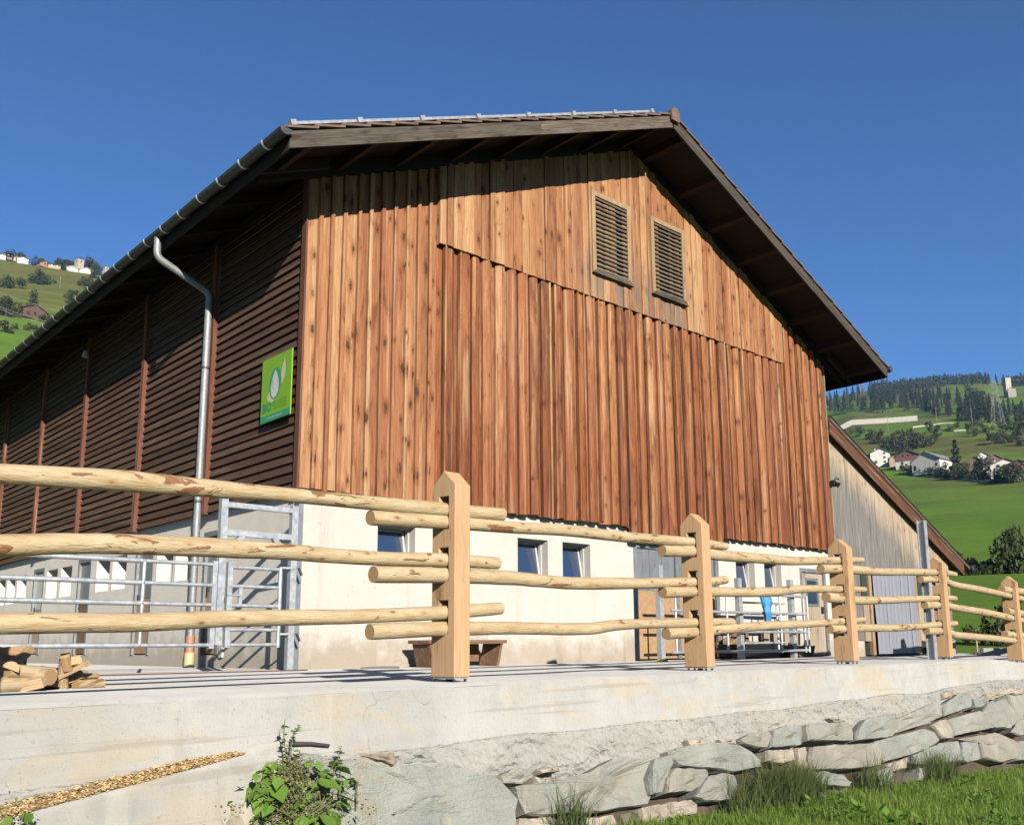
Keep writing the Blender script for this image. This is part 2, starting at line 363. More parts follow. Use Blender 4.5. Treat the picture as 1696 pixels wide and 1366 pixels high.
MAT['door_frame'] = plain('door_frame_zinc', (.45,.48,.51), .45, .5, .2, 9)
def osb():
    n = NT('osb_board'); v = n.vor(n.co((22,22,22)), 1.0, 'F1', 'Color'); f = n.noise(n.co((12,12,12)), 1.0, 4, .6)
    c = n.mix(.25, n.ramp(f, [(.3, (.42,.22,.08)), (.7, (.60,.36,.15))]), v); n.bs(Base_Color=n.mix(.55, c, (.56,.31,.12)), Roughness=.75); return n.done()
MAT['osb'] = osb()
MAT['white_paint'] = plain('white_frame', (.74,.73,.69), .5, var=.06)
n = NT('window_glass'); n.bs(Base_Color=(.035,.065,.14), Roughness=.03, IOR=2.0); MAT['glass'] = n.done()  # blue base colour stands in for reflected sky
n = NT('pvc_strip'); n.bs(Base_Color=(.50,.51,.60), Roughness=.3); n.b.inputs['Transmission Weight'].default_value = .25; MAT['pvc'] = n.done()
MAT['black'] = plain('black_plastic', (.012,.012,.013), .5)
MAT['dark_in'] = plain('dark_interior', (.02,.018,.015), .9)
MAT['orange_pipe'] = plain('orange_pipe', (.60,.27,.14), .55); MAT['yellow_pipe'] = plain('yellow_sleeve', (.80,.64,.34), .6)
MAT['yellow'] = plain('yellow_plastic', (.80,.70,.03), .5); MAT['blue'] = plain('blue_cloth', (.01,.27,.62), .6, var=.3)
MAT['green_board'] = plain('green_board', (.03,.07,.045), .6)
MAT['rust'] = plain('rust', (.18,.06,.03), .85, var=.4)
MAT['sign_green'] = plain('sign_lime', (.30,.60,.03), .4, var=.03); MAT['sign_teal'] = plain('sign_teal', (.05,.42,.22), .4, var=.03)
MAT['sign_mid'] = plain('sign_mid_green', (.17,.50,.10), .4, var=.03); MAT['sign_white'] = plain('sign_white', (.85,.85,.85), .4, var=.02)
MAT['sign_cream'] = plain('sign_cream', (.80,.76,.55), .4, var=.02)

def leafmat(name, a, b, trans=.25, dry=False):
    n = NT(name); f = n.noise(n.co((1,1,1), 5.0), 1.3, 4, .6)
    ge = n.t.nodes.new('ShaderNodeNewGeometry'); t = n.math('ADD', n.math('ADD', n.math('MULTIPLY', f, .5), n.math('MULTIPLY', n.oi.outputs['Random'], .2)), n.math('MULTIPLY', ge.outputs['Random Per Island'], .38))
    c = n.ramp(t, [(.25, a), (.75, b)] if not dry else [(.22, a), (.70, b), (.80, b), (.86, (.52,.46,.20))]); n.bs(Base_Color=c, Roughness=.6)
    n.b.inputs['Specular IOR Level'].default_value = .2
    tr = n.t.nodes.new('ShaderNodeBsdfTranslucent'); n.set(tr.inputs[0], n.alb(c))
    mx = n.t.nodes.new('ShaderNodeMixShader'); mx.inputs[0].default_value = trans
    n.t.links.new(n.b.outputs[0], mx.inputs[1]); n.t.links.new(tr.outputs[0], mx.inputs[2]); n.t.links.new(mx.outputs[0], n.out.inputs[0])
    return n.done()
MAT['conifer'] = leafmat('conifer_green', (.060,.078,.036), (.14,.155,.075))
MAT['bush'] = leafmat('bush_green', (.06,.075,.028), (.14,.145,.055))
MAT['bush_dark'] = leafmat('hedge_green', (.050,.080,.026), (.12,.165,.055))
MAT['leaf'] = leafmat('weed_leaf', (.16,.34,.045), (.34,.58,.10), .4)
MAT['herb'] = leafmat('dry_herb', (.24,.27,.09), (.48,.46,.22), .3)
MAT['grass'] = leafmat('grass_blade', (.12,.25,.03), (.36,.52,.10), .45, True)
MAT['grass_dark'] = leafmat('tussock_blade', (.08,.15,.035), (.24,.30,.11), .4, True)
MAT['stem'] = plain('stem', (.20,.20,.08), .8); MAT['trunk'] = plain('bark', (.09,.065,.045), .9, var=.4)
MAT['sawdust'] = plain('sawdust', (1.45,.76,.36), .9, var=.2, scale=40)
# ================================================================ SETTING
FENCE = [(-13.0,-5.26), (-4.63,-4.59), (-.96,-4.30), (2.71,-4.01), (6.40,-3.71), (10.28,-3.32), (14.5,-2.92), (18.6,-2.52), (30,-1.4)]
def fy(x): return interp(x, FENCE)
def edge_y(x): return fy(x)-.44
def yard_z(x, y):
    return -.02*sst(0, -3, y) - .125*sst(10.9, 14.3, x)*sst(1, -2, y)
LAWN = -1.50
LFOOT = [(-6,-1.14), (-.5,-1.16), (2.8,-1.36), (6.4,-1.52), (8.5,-1.64), (11,-1.84), (16,-2.10)]
RT = [(28,1079), (45,1045), (70,985), (95,953), (115,962), (150,942), (230,880), (350,828), (480,796), (560,764), (640,735), (750,702), (900,676), (1100,658), (1500,637), (1800,636)]
LT = [(60,1030), (120,900), (250,720), (400,612), (520,560), (640,512), (760,474), (900,441)]
def prof(tab, r, xpx):
    y = interp(r, tab); d = ray(xpx, y); return CAM.z + r*d.z/math.hypot(d.x, d.y)
RTZ = [(r, prof(RT, r, 1590)) for r, _ in RT]+[(2300, 400), (4000, 300)]
LTZ = [(r, prof(LT, r, 110)) for r, _ in LT]+[(1050, 338), (1500, 300), (4000, 300)]
def ground_z(x, y):
    dx, dy = x-CAM.x, y-CAM.y; r = math.hypot(dx, dy); a = math.degrees(math.atan2(dx, dy))
    if a < -140: a += 360
    w = sst(26, 52, a); far = lerp(interp(r, LTZ), interp(r, RTZ), w)
    g = sst(-75, -25, a)*(1-sst(95, 150, a))
    # undulation seen on the mountainside
    if r > 120:
        q = Vector((x*.004, y*.004, 3.1)); far += (noise.noise(q)*12+noise.noise(q*3.1)*4)*sst(120, 700, r)*(1-.8*sst(820, 900, r)*(1-w))
        far -= 9*w*sst(.3, 1, math.sin(a*.55))*sst(600, 800, r)
    far = lerp(LAWN, far, g)
    s = edge_y(x)-y                                   # >0 in front of the wall
    near = lerp(-.32, lerp(interp(x, LFOOT), LAWN, sst(1.0, 5.0, s)), sst(-.75, -.35, s))
    near += noise.noise(Vector((x*.5, y*.5, 0)))*.05
    t = sst(24, 36, r)
    if 14 < x < 40 and s < 0: t = max(t, 0)
    z = lerp(near, far, t)
    return z
azs = list(np.arange(-180, -20, 4.0))+list(np.arange(-20, 100, .6))+list(np.arange(100, 180.1, 4.0))
rs = [0.01]+list(np.arange(2, 24, .3))+list(24*np.exp(np.linspace(0.015, math.log(5000/24), 130)))
V = []; Fc = []
for r in rs:
    for a in azs:
        x = CAM.x+r*math.sin(math.radians(a)); y = CAM.y+r*math.cos(math.radians(a)); V.append((x, y, ground_z(x, y)))
na = len(azs)
for i in range(len(rs)-1):
    for j in range(na-1): Fc.append((i*na+j, (i+1)*na+j, (i+1)*na+j+1, i*na+j+1))
def meadow():
    n = NT('meadow'); p = n.tc.outputs['Object']
    big = n.noise(p, .006, 6, .6, .5); mid = n.noise(p, .035, 6, .62); fine = n.noise(p, .8, 5, .7); str_ = n.noise(n.vmath('MULTIPLY', p, (.012,.03,.22)), 1.0, 4, .6)
    green = n.ramp(mid, [(.3, (.135,.255,.030)), (.7, (.20,.335,.045))])
    olive = n.ramp(mid, [(.3, (.13,.135,.036)), (.55, (.20,.175,.055)), (.8, (.26,.20,.08))])
    pz = n.sep(p); d = n.math('SQRT', n.math('ADD', n.math('POWER', pz[0], 2.0), n.math('POWER', pz[1], 2.0)))
    m = n.math('MULTIPLY', n.rng(n.math('ADD', big, n.math('MULTIPLY', str_, .35)), .58, .74), n.rng(d, 200, 640))
    hi = n.math('MULTIPLY', n.rng(n.math('ADD', pz[2], n.math('MULTIPLY', mid, 90)), 200, 275), n.rng(pz[0], 520, 380)); m = n.math('MAXIMUM', m, n.math('MULTIPLY', hi, .8))
    c = n.mix(m, green, olive)
    c = n.mix(n.rng(str_, .52, .66, 0, .5), c, (.12,.15,.035)); c = n.mix(n.rng(str_, .46, .36, 0, .4), c, (.20,.30,.06)); mo = n.noise(p, .16, 5, .65); c = n.mix(n.rng(mo, .5, .7, 0, .35), c, n.mix(1.0, c, (.68,.72,.6), 'MULTIPLY'))
    c = n.mix(n.rng(fine, .4, .8, 0, .35), c, n.mix(1.0, c, (.55,.6,.5), 'MULTIPLY'))
    n.bs(Base_Color=c, Roughness=.95); n.b.inputs['Specular IOR Level'].default_value = .05
    n.bump(n.math('ADD', fine, mid), .4, .3); return n.done()
MAT['meadow'] = meadow()
link('hillside', npmesh('hillside', V, Fc, MAT['meadow'], True), kind='structure')

# concrete yard in front of and beside the barn
xs = np.linspace(-13, 19.5, 80); ts = [0, .02, .06, .2, .6, 1.2, 2, 3, 4.3, 6, 9, 14, 22, 36]
V = []; Fc = []
for t in ts:
    for x in xs:
        y = edge_y(x)+t; z = yard_z(x, y)
        if t == 0: z -= .022+.012*noise.noise(Vector((x*6, 0, 2)))
        if t == .02: z -= .008
        V.append((x, y+.012*noise.noise(Vector((x*4, 1, 0)))*(t < .1), z+.004*noise.noise(Vector((x, y, 0)))))
for i in range(len(ts)-1):
    for j in range(len(xs)-1): Fc.append((i*80+j, i*80+j+1, (i+1)*80+j+1, (i+1)*80+j))
link('concrete_yard', npmesh('concrete_yard', V, Fc, MAT['yard'], True), kind='structure')

# concrete retaining wall: smooth poured band, rough footing band below, one piece
wall = empty('retaining_wall', (0, 0, 0), 'pale poured concrete retaining wall edging the yard below the log fence', 'wall')
def face_strip(name, z_top, rows, fn, mat, x0=-13, x1=19.5, nx=620):
    V = []; Fc = []
    for k in range(rows):
        for i in range(nx):
            x = lerp(x0, x1, i/(nx-1)); V.append(fn(x, k/(rows-1)))
    for k in range(rows-1):
        for i in range(nx-1): Fc.append((k*nx+i, (k+1)*nx+i, (k+1)*nx+i+1, k*nx+i+1))
    return link(name, npmesh(name, V, Fc, mat, True), wall)
def fz(x): return yard_z(x, edge_y(x))-.02
def smooth_face(x, v):
    z = fz(x)-v*.56
    o = .006*noise.noise(Vector((x*1.3, z*3, 0)))+.006*noise.noise(Vector((x*9, z*9, 0)))
    o += .018*sst(.25, .6, noise.noise(Vector((x*.8, z*6, 4)))) if v > .35 else 0
    o += .006*noise.noise(Vector((x*14, v*9, 3)))*(v < .15)
    return (x, edge_y(x)-.005-o-.03*v, z)
face_strip('wall_face', 0, 24, smooth_face, MAT['kerb'])
def rough_face(x, v):
    top = .40+.05*noise.noise(Vector((x*.7, 9, 0)))-.10*sst(8, 14, x)
    q = Vector((x*5, v*6, 1)); n1 = noise.noise(Vector((x*1.2, v*2, 7)))
    zt = fz(x)-top; z = zt-max(0, v-.12)/.88*.72
    out = (.085+.05*n1+.034*noise.noise(q)+.030*noise.noise(q*2.7)+.016*noise.noise(q*6.3)+.008*noise.noise(q*13))
    if v < .12: out = lerp(.0, out, v/.12)
    z += .016*noise.noise(q*3+Vector((5,5,5)))
    out = lerp(out, -.10, sst(.35+.15*noise.noise(Vector((x*.9, 3, 0)))-.22*sst(6, 12, x), .95, v))
    return (x, edge_y(x)-.02-out-.02, z)
face_strip('footing', 0, 46, rough_face, MAT['rough_concrete'], -13, 19.5, 1100)

# dark soil bank behind the boulders
soilV = []; soilF = []
for i in range(120):
    x = lerp(-13, 21, i/119)
    for k in range(8):
        z = lerp(-.62, -1.75, k/7); soilV.append((x, edge_y(x)+.05-.42*(k/7)+.05*noise.noise(Vector((x*2, z*3, 0))), z))
for i in range(119):
    for k in range(7): soilF.append((i*8+k, i*8+k+1, (i+1)*8+k+1, (i+1)*8+k))
link('earth_bank', npmesh('earth_bank', soilV, soilF, MAT['soil'], True), kind='structure')

# boulder wall: outlines in photo pixels laid on the battered face, each a solid stone
SW = empty('boulder_wall', (0, -5.0, LAWN), 'dry laid wall of grey green boulders under the concrete edge', 'wall')
fd = Vector((1, .085, 0)).normalized()
P0w = Vector((2.0, edge_y(2.0)-.22, -.70)); nb = Vector((.085, -1, 0)).normalized()
nbat = (nb+Vector((0,0,.36))).normalized()
ZA = lambda q: (560+q[0]/2.827, 1100+q[1]/2.827)
ZB = lambda q: (1100+q[0]/2.846, 1060+q[1]/2.846)
ZC = lambda q: (360+q[0]/6.057, 1160+q[1]/6.057)
stones = [('A',[(0,430),(120,440),(230,470),(330,462),(560,490),(720,530),(790,580),(825,640),(835,752),(780,860),(400,880),(-60,860),(-60,450)],0),
 ('A',[(805,580),(1000,545),(1170,500),(1300,432),(1540,420),(1575,450),(1565,500),(1500,640),(1200,690),(950,712),(860,705),(832,640)],0),
 ('A',[(770,510),(830,480),(890,490),(920,525),(880,555),(790,550)],0), ('A',[(920,520),(1000,520),(1008,550),(930,562)],1), ('A',[(945,490),(1030,470),(1040,497),(960,507)],1),
 ('A',[(85,415),(260,412),(295,450),(270,470),(180,446)],1), ('A',[(280,400),(420,398),(470,452),(330,456)],0), ('A',[(840,720),(1010,705),(1100,740),(1080,800),(840,800)],1),
 ('A',[(1140,720),(1290,700),(1330,760),(1300,810),(1120,810)],1), ('A',[(1410,670),(1500,650),(1560,680),(1550,760),(1440,760)],1), ('A',[(1560,640),(1650,630),(1680,660),(1650,700),(1570,690)],1),
 ('B',[(20,520),(120,490),(250,480),(370,490),(470,560),(475,590),(340,615),(230,600),(90,590),(40,560)],0), ('B',[(-35,545),(30,538),(48,570),(20,640),(2,715),(-40,720),(-60,640)],0),
 ('B',[(52,597),(200,602),(228,617),(200,680),(150,705),(6,722),(20,650)],0), ('B',[(205,640),(280,617),(350,625),(365,680),(350,745),(200,755),(115,745),(152,710)],0),
 ('B',[(0,765),(90,752),(150,775),(140,820),(30,832),(0,805)],1), ('B',[(350,465),(420,430),(500,425),(512,450),(498,500),(450,505),(370,485)],0), ('B',[(517,420),(560,402),(655,397),(660,430),(655,488),(512,502)],0),
 ('B',[(664,397),(770,388),(890,380),(915,430),(912,466),(760,474),(668,475)],0), ('B',[(925,420),(950,367),(1060,345),(1090,380),(1094,430),(1078,453),(922,466)],0),
 ('B',[(1098,372),(1260,297),(1296,312),(1300,358),(1240,393),(1112,430)],0), ('B',[(1308,302),(1400,242),(1456,237),(1466,308),(1314,360)],0), ('B',[(1472,267),(1520,260),(1528,290),(1500,313),(1476,313)],0),
 ('B',[(1528,242),(1590,232),(1602,258),(1560,278),(1532,274)],1), ('B',[(1606,230),(1640,222),(1652,250),(1616,254)],1), ('B',[(1612,258),(1696,255),(1760,255),(1770,400),(1700,445),(1636,433),(1664,390),(1644,330)],0),
 ('B',[(1534,292),(1600,274),(1638,330),(1656,393),(1638,416),(1562,408),(1514,340)],0), ('B',[(1352,367),(1480,332),(1516,352),(1546,413),(1392,443),(1369,400)],0), ('B',[(1252,397),(1340,364),(1363,400),(1384,458),(1312,463),(1283,430)],1),
 ('B',[(1007,470),(1100,447),(1230,412),(1276,432),(1300,470),(1250,508),(1150,543),(1052,568),(1037,540)],0), ('B',[(702,500),(800,487),(1000,482),(1031,520),(1026,588),(900,603),(704,608),(694,540)],0),
 ('B',[(632,500),(686,492),(688,603),(652,610),(632,570)],1), ('B',[(662,622),(760,617),(860,627),(912,660),(900,683),(740,680),(682,650)],0), ('B',[(962,622),(1060,597),(1083,630),(1078,690),(1030,705),(992,660)],0),
 ('B',[(1054,582),(1148,550),(1148,598),(1082,618)],1), ('B',[(1182,537),(1300,482),(1388,472),(1406,560),(1290,593),(1202,580)],0), ('B',[(1397,480),(1488,477),(1493,558),(1440,573),(1412,563)],0),
 ('B',[(1402,457),(1500,442),(1560,432),(1590,442),(1668,490),(1663,558),(1590,573),(1522,550),(1502,482)],0), ('B',[(1672,472),(1760,462),(1770,560),(1682,560)],0), ('B',[(480,517),(620,507),(628,560),(560,580),(480,570)],1),
 ('B',[(1270,602),(1360,592),(1350,622),(1290,627)],1), ('B',[(115,465),(190,462),(197,488),(130,492)],1), ('B',[(270,460),(340,463),(345,485),(290,482)],1), ('B',[(1310,250),(1390,228),(1402,246),(1322,274)],1),
 ('B',[(1190,600),(1260,590),(1260,660),(1190,660)],0), ('B',[(760,370),(830,362),(870,378),(800,384)],1), ('B',[(1660,232),(1696,226),(1730,240),(1696,252),(1664,250)],1),
 ('C',[(0,1060),(120,1045),(260,1070),(360,1150),(400,1260),(380,1400),(-120,1400),(-100,1150)],1), ('C',[(720,560),(860,505),(1040,510),(1075,560),(1080,700),(900,760),(700,720)],0)]
def resample(poly, step):
    out = []
    for i, p in enumerate(poly):
        q = poly[(i+1) % len(poly)]; L = (q-p).length; k = max(1, int(round(L/step)))
        out += [p.lerp(q, j/k) for j in range(k)]
    return out
def make_stone(poly, mi, idx):
    c = sum(poly, Vector())/len(poly); size = max((p-c).length for p in poly)
    poly = resample([c+(p-c)*1.0 for p in poly], max(.045, size*.11)); n = len(poly); rnd = random.Random(idx)
    nn = nbat; thick = min(.42, .18+size*.5); rough = .85 if size < .35 else .55
    tilt = Vector((rnd.uniform(-.12,.12), 0, rnd.uniform(-.10,.16)))
    def nz(p, s, k): return noise.noise(p*s+Vector((idx*3.3, k, 0)))
    mb = MB(); ringsv = []
    for sc, off in ((.95, -thick), (.985, -thick*.4), (1.0, -.035), (.97, .0), (.72, .006), (.36, .004)):
        ring = []
        for p in poly:
            d = p-c; q = c+d*sc+nn*off
            q += nn*(d.dot(tilt)*(1 if off > -.1 else .3)+(.045*abs(nz(q, 2.4, 1))*2-.03+.030*nz(q, 7, 2)+.016*nz(q, 19, 4))*rough*(1 if off > -.1 else .5))
            q += d.normalized()*(.016*nz(q, 6, 3)+.012*nz(q, 15, 5)) - d.normalized()*.004
            ring.append(q)
        ringsv.append(ring)
    vs = [q for r in ringsv for q in r]+[c+nn*.03]
    fs = [(k*n+i, k*n+(i+1) % n, (k+1)*n+(i+1) % n, (k+1)*n+i) for k in range(5) for i in range(n)]
    fs += [(5*n+i, 5*n+(i+1) % n, 6*n) for i in range(n)]
    # outline winding: photo polygons run clockwise on screen -> flip so normals face out
    area = sum((poly[i]-c).cross(poly[(i+1) % n]-c).dot(nn) for i in range(n))
    if area < 0: fs = [tuple(reversed(f)) for f in fs]
    mb.add(vs, fs)
    me_mat = MAT['tan_stone'] if mi else MAT['stone']
    o = mb.build('stone', me_mat, SW, smooth=False); o.location = -Vector(SW.location)
    return o
for i, (z, pl_, mi) in enumerate(stones):
    fn = {'A': ZA, 'B': ZB, 'C': ZC}[z]
    poly = [onplane(*fn(q), P0w, nbat) for q in pl_]
    make_stone(poly, mi, i)

# stepped ramp block of older concrete at the left with sawdust on its sloping top
def wp(px, py, off):                       # pixel on the vertical wall face pushed out by off
    return onplane(px, py, Vector((-3, edge_y(-3)-off, 0)), nb)
top_in = [wp(x, y, .03) for x, y in ((-260,1420), (-60,1358), (60,1327), (200,1293), (320,1263), (430,1232), (470,1226))]
ramp = MB(); V = []; NXr = 90
for i in range(NXr):
    t = i/(NXr-1)*(len(top_in)-1); k = min(int(t), len(top_in)-2); p = top_in[k].lerp(top_in[k+1], t-k)
    w = lerp(.24, .05, sst(.55, 1, i/(NXr-1)))
    bot = -1.75 if i < 62 else lerp(-1.75, p.z-.12, sst(62, 89, i))
    for j, (o, z) in enumerate([(0, p.z), (w*.5, p.z+.004), (w*.95, p.z-.006), (w+.01, p.z-.03)]+[(w+.02+.05*q, lerp(p.z-.03, bot, q)) for q in [x/16 for x in range(1, 17)]]):
        b = p+nb*o; s3 = Vector((b.x*5, z*5, 2)); am = .02+.05*sst(40, 85, i)
        V.append(tuple(Vector((b.x, b.y, z))+nb*(am*noise.noise(s3)+am*.7*noise.noise(s3*2.6)+am*.35*noise.noise(s3*6))*(j > 2)))
NR = 20
Fc = [(i*NR+j, i*NR+j+1, (i+1)*NR+j+1, (i+1)*NR+j) for i in range(NXr-1) for j in range(NR-1)]
link('ramp_block', npmesh('ramp_block', V, Fc, MAT['old_concrete'], True), None, label='old rough concrete kerb block with sloping top at the foot of the retaining wall', cat='kerb')
# sawdust
V = []; Fc = []; rr = random.Random(3)
for i in range(11000):
    t = rr.random(); t = t*.66+.10; q = t*(len(top_in)-1); k = int(q); p = top_in[k].lerp(top_in[k+1], q-k)
    w = lerp(.24, .1, t); o = rr.random()**.8*w; hgt = .045*(1-abs(o/w-.35))*min(1, (.78-t)*7)*min(1, (t-.06)*8)
    c = p+nb*(.02+o)+Vector((0,0,.004+max(0, hgt)*rr.random()))
    a = rr.random()*6.28; L = rr.uniform(.004, .012); wd_ = rr.uniform(.002, .005)
    d = Vector((math.cos(a), math.sin(a), rr.uniform(-.5,.5)))*L; e = Vector((-math.sin(a), math.cos(a), rr.uniform(-.6,.6)))*wd_
    b0 = len(V); V += [tuple(c-d-e), tuple(c+d-e), tuple(c+d+e), tuple(c-d+e)]; Fc.append((b0, b0+1, b0+2, b0+3))
link('sawdust', npmesh('sawdust', V, Fc, MAT['sawdust']), None, label='orange sawdust lying along the sloping concrete ledge', cat='sawdust', kind='stuff')

# grass in front of the wall
def blades(pts, hmin, hmax, wid, lean, seed):
    rg = np.random.RandomState(seed); P = np.asarray(pts); n = len(P)
    h = rg.uniform(hmin, hmax, n)*rg.uniform(.6, 1.2, n); a = rg.uniform(0, 2*np.pi, n); w = rg.uniform(.6, 1.3, n)*wid
    ln = rg.uniform(.1, 1, n)*lean*h; b = a+rg.uniform(-1, 1, n)
    side = np.stack([np.cos(a), np.sin(a), np.zeros(n)], 1)*w[:, None]
    dirv = np.stack([-np.sin(b), np.cos(b), np.zeros(n)], 1)
    up = np.array([0, 0, 1.0])
    m = P+dirv*(ln*.35)[:, None]+up*(h*.6)[:, None]; t = P+dirv*ln[:, None]+up*h[:, None]
    V = np.stack([P-side, P+side, m+side*.7, m-side*.7, t], 1).reshape(-1, 3)
    i = np.arange(n)*5
    T = np.concatenate([np.stack([i, i+1, i+2], 1), np.stack([i, i+2, i+3], 1), np.stack([i+3, i+2, i+4], 1)])
    return V, T
rg = random.Random(11); pts = []
while len(pts) < 95000:
    x = rg.uniform(-4, 21); d = rg.random()**1.25*6.5; y = edge_y(x)-.40-d
    if rg.random() > .35+.65*sst(-.25, .25, noise.noise(Vector((x*1.3, y*1.3, 0)))): continue
    pts.append((x, y, ground_z(x, y)-.01))
V, T = blades(pts, .05, .145, .0042, .9, 1)
link('grass', npmesh('grass', V, T, MAT['grass']), None, label='short green grass growing at the foot of the boulder wall', cat='grass', kind='stuff')
V = np.zeros((0, 3)); T = np.zeros((0, 3), int); pts = []
for (px, py, R, n) in ((1290,1340,.36,2400), (1330,1345,.30,900), (1545,1305,.45,1500), (930,1375,.2,160), (1450,1335,.3,300), (1225,1350,.25,260)):
    c = onplane(px, py-25, P0w, nbat)
    c.y = min(c.y, edge_y(c.x)-.45)
    for _ in range(n):
        a = rg.random()*6.28; q = rg.random()**.6*R; gx_ = c.x+q*math.cos(a); gy_ = min(c.y+q*math.sin(a)*.6, edge_y(c.x)-.36); pts.append((gx_, gy_, ground_z(gx_, gy_)-.02))
V, T = blades(pts, .18, .50, .0042, 1.0, 4)
link('tall_grass', npmesh('tall_grass', V, T, MAT['grass_dark']), None, label='longer arching grass tussocks against the boulders', cat='grass', kind='stuff')
# broad leaved weeds in the lawn
V = []; Fc = []
for _ in range(1500):
    x = rg.uniform(1, 17); y = edge_y(x)-.8-rg.random()*4.5
    if noise.noise(Vector((x*.9, y*.9, 7))) < .12: continue
    z = ground_z(x, y)
    for k in range(rg.randint(3, 6)):
        a = rg.random()*6.28; L = rg.uniform(.05, .12); d = Vector((math.cos(a), math.sin(a), rg.uniform(.2, .9))).normalized(); e = d.cross(Vector((0,0,1))).normalized()*L*.3
        p = Vector((x, y, z+rg.uniform(.02, .12))); b0 = len(V)
        V += [tuple(p), tuple(p+d*L*.5+e), tuple(p+d*L), tuple(p+d*L*.5-e)]; Fc.append((b0, b0+1, b0+2, b0+3))
link('lawn_weeds', npmesh('lawn_weeds', V, Fc, MAT['leaf']), None, label='broad leaved weeds scattered through the lawn', cat='weeds', kind='stuff')
# ================================================================ BARN
BW, BL = 12.78, 26.0           # width of the gable, length of the building
S = .4315; XC = 6.39; EX = -.9; EZ = 6.28; OV = -1.06
def roof_z(x):                 # roof top surface
    return EZ+S*(min(x, 2*XC-x)-EX)
def under_z(x): return roof_z(x)-.26
barn = empty('barn', (0,0,0), 'large timber barn with orange brown plank gable above a cream plaster base', 'barn')

def holed(mapf, u0, u1, z0, z1, holes, dep, mb, us=None):
    U = sorted({u0, u1, *[h[0] for h in holes], *[h[1] for h in holes]}); Z = sorted({z0, z1, *[h[2] for h in holes], *[h[3] for h in holes]})
    for a, b in zip(U, U[1:]):
        for c, d in zip(Z, Z[1:]):
            m = ((a+b)/2, (c+d)/2)
            if any(h[0] < m[0] < h[1] and h[2] < m[1] < h[3] for h in holes): continue
            mb.add([mapf(a, c, 0), mapf(b, c, 0), mapf(b, d, 0), mapf(a, d, 0)], [(0,1,2,3)])
    for a, b, c, d in holes:
        q = [(a,c), (b,c), (b,d), (a,d)]
        for i in range(4):
            p, r = q[i], q[(i+1) % 4]
            mb.add([mapf(*p, 0), mapf(*p, dep), mapf(*r, dep), mapf(*r, 0)], [(0,1,2,3)])
gf = lambda x, z, d: (x, .05+d, z)
sf = lambda y, z, d: (.05+d, y, z)
GW = [(1.19,1.80), (3.69,4.32), (4.64,5.27), (9.27,9.89), (10.22,10.82)]
GH = [(a, b, 1.27, 1.87) for a, b in GW]+[(6.32,8.72,.0,1.99), (11.5,12.5,.0,1.80)]
pw = MB(); holed(gf, .05, BW, -.1, 2.3, GH, .26, pw)
pw.build('plaster_wall', MAT['plaster'], barn)
SWN = [(3.25,3.88), (3.98,4.62), (5.95,6.62), (6.76,7.44), (8.84,9.50), (9.72,10.40), (11.85,12.55), (12.72,13.36), (13.52,14.15), (15.2,15.9), (16.1,16.8)]
SDN = [(2.22,2.84), (4.74,5.50), (7.70,8.42), (10.54,11.28), (14.3,15.0)]
ps = MB(); holed(sf, .05, BL, -.1, 2.3, [(a, b, 1.28, 1.86) for a, b in SWN]+[(a, b, .17, 1.93) for a, b in SDN], .28, ps)
ps.add([(.05,.05,-.1),(.05,.05,2.3)], [])
ps.build('side_plaster_wall', MAT['plaster_side'], barn)
MB().box(.33, BW-.02, .45, BL, -.05, 6.0).build('dark_interior', MAT['dark_in'], barn)
# steel edge strip on the plaster corner
MB().box(-.02, .045, -.02, .048, .0, 2.22).build('corner_strip', MAT['door_frame'], barn)

def g_window(x0, x1, z0=1.27, z1=1.87):
    fr = MB(); y = .19; t = .022
    for a, b, c, d in ((x0, x0+t, z0, z1), (x1-t, x1, z0, z1), (x0+t, x1-t, z1-t, z1), (x0+t, x1-t, z0, z0+t)): fr.box(a, b, y, y+.06, c, d)
    # sash tilted inwards at the top
    w = fr
    def tl(x, z): return (x, y+.006+(z-z0)*.17, z)
    s = .032
    for a, b, c, d in ((x0+t, x0+t+s, z0+t, z1-t), (x1-t-s, x1-t, z0+t, z1-t), (x0+t+s, x1-t-s, z0+t, z0+t+s), (x0+t+s, x1-t-s, z1-t-s, z1-t)):
        w.prism([tl(a,c), tl(b,c), tl(b,d), tl(a,d)], (0,.04,0))
    o = w.build('window', MAT['white_paint'], barn)
    a, b, c, d = x0+t+s-.005, x1-t-s+.005, z0+t+s-.005, z1-t-s+.005
    MB().prism([tuple(np.add(tl(p, q), (0,.012,0))) for p, q in ((a,c),(b,c),(b,d),(a,d))], (0,.012,0)).build('pane', MAT['glass'], o)
for a, b in GW: g_window(a, b)
for a, b in SWN:
    m = MB(); 
    for p, q, r, t in ((a, a+.05, 1.28, 1.86), (b-.05, b, 1.28, 1.86), (a+.05, b-.05, 1.28, 1.33), (a+.05, b-.05, 1.81, 1.86)): m.box(.27, .32, p, q, r, t)
    o = m.build('window', MAT['white_paint'], barn); MB().box(.285, .295, a+.045, b-.045, 1.325, 1.815).build('pane', MAT['glass'], o)
for i, (a, b) in enumerate(SDN):
    m = MB()
    for p, q, r, t in ((a, a+.07, .17, 1.93), (b-.07, b, .17, 1.93), (a+.07, b-.07, 1.86, 1.93)): m.box(.03, .12, p, q, r, t)
    o = m.build('door', MAT['door_frame'], barn)
    MB().box(.075, .11, a+.07, b-.07, 1.08, 1.86).build('upper_panel', MAT['white_paint'] if i == 3 else MAT['grey_panel'], o)
    MB().box(.07, .105, a+.07, b-.07, .19, 1.07).build('lower_panel', [MAT['osb'], MAT['osb'], MAT['old_wood'], MAT['board_z'], MAT['osb']][i], o)
    MB().box(.055, .07, b-.13, b-.10, 1.0, 1.14).build('handle', MAT['steel_dark'], o)
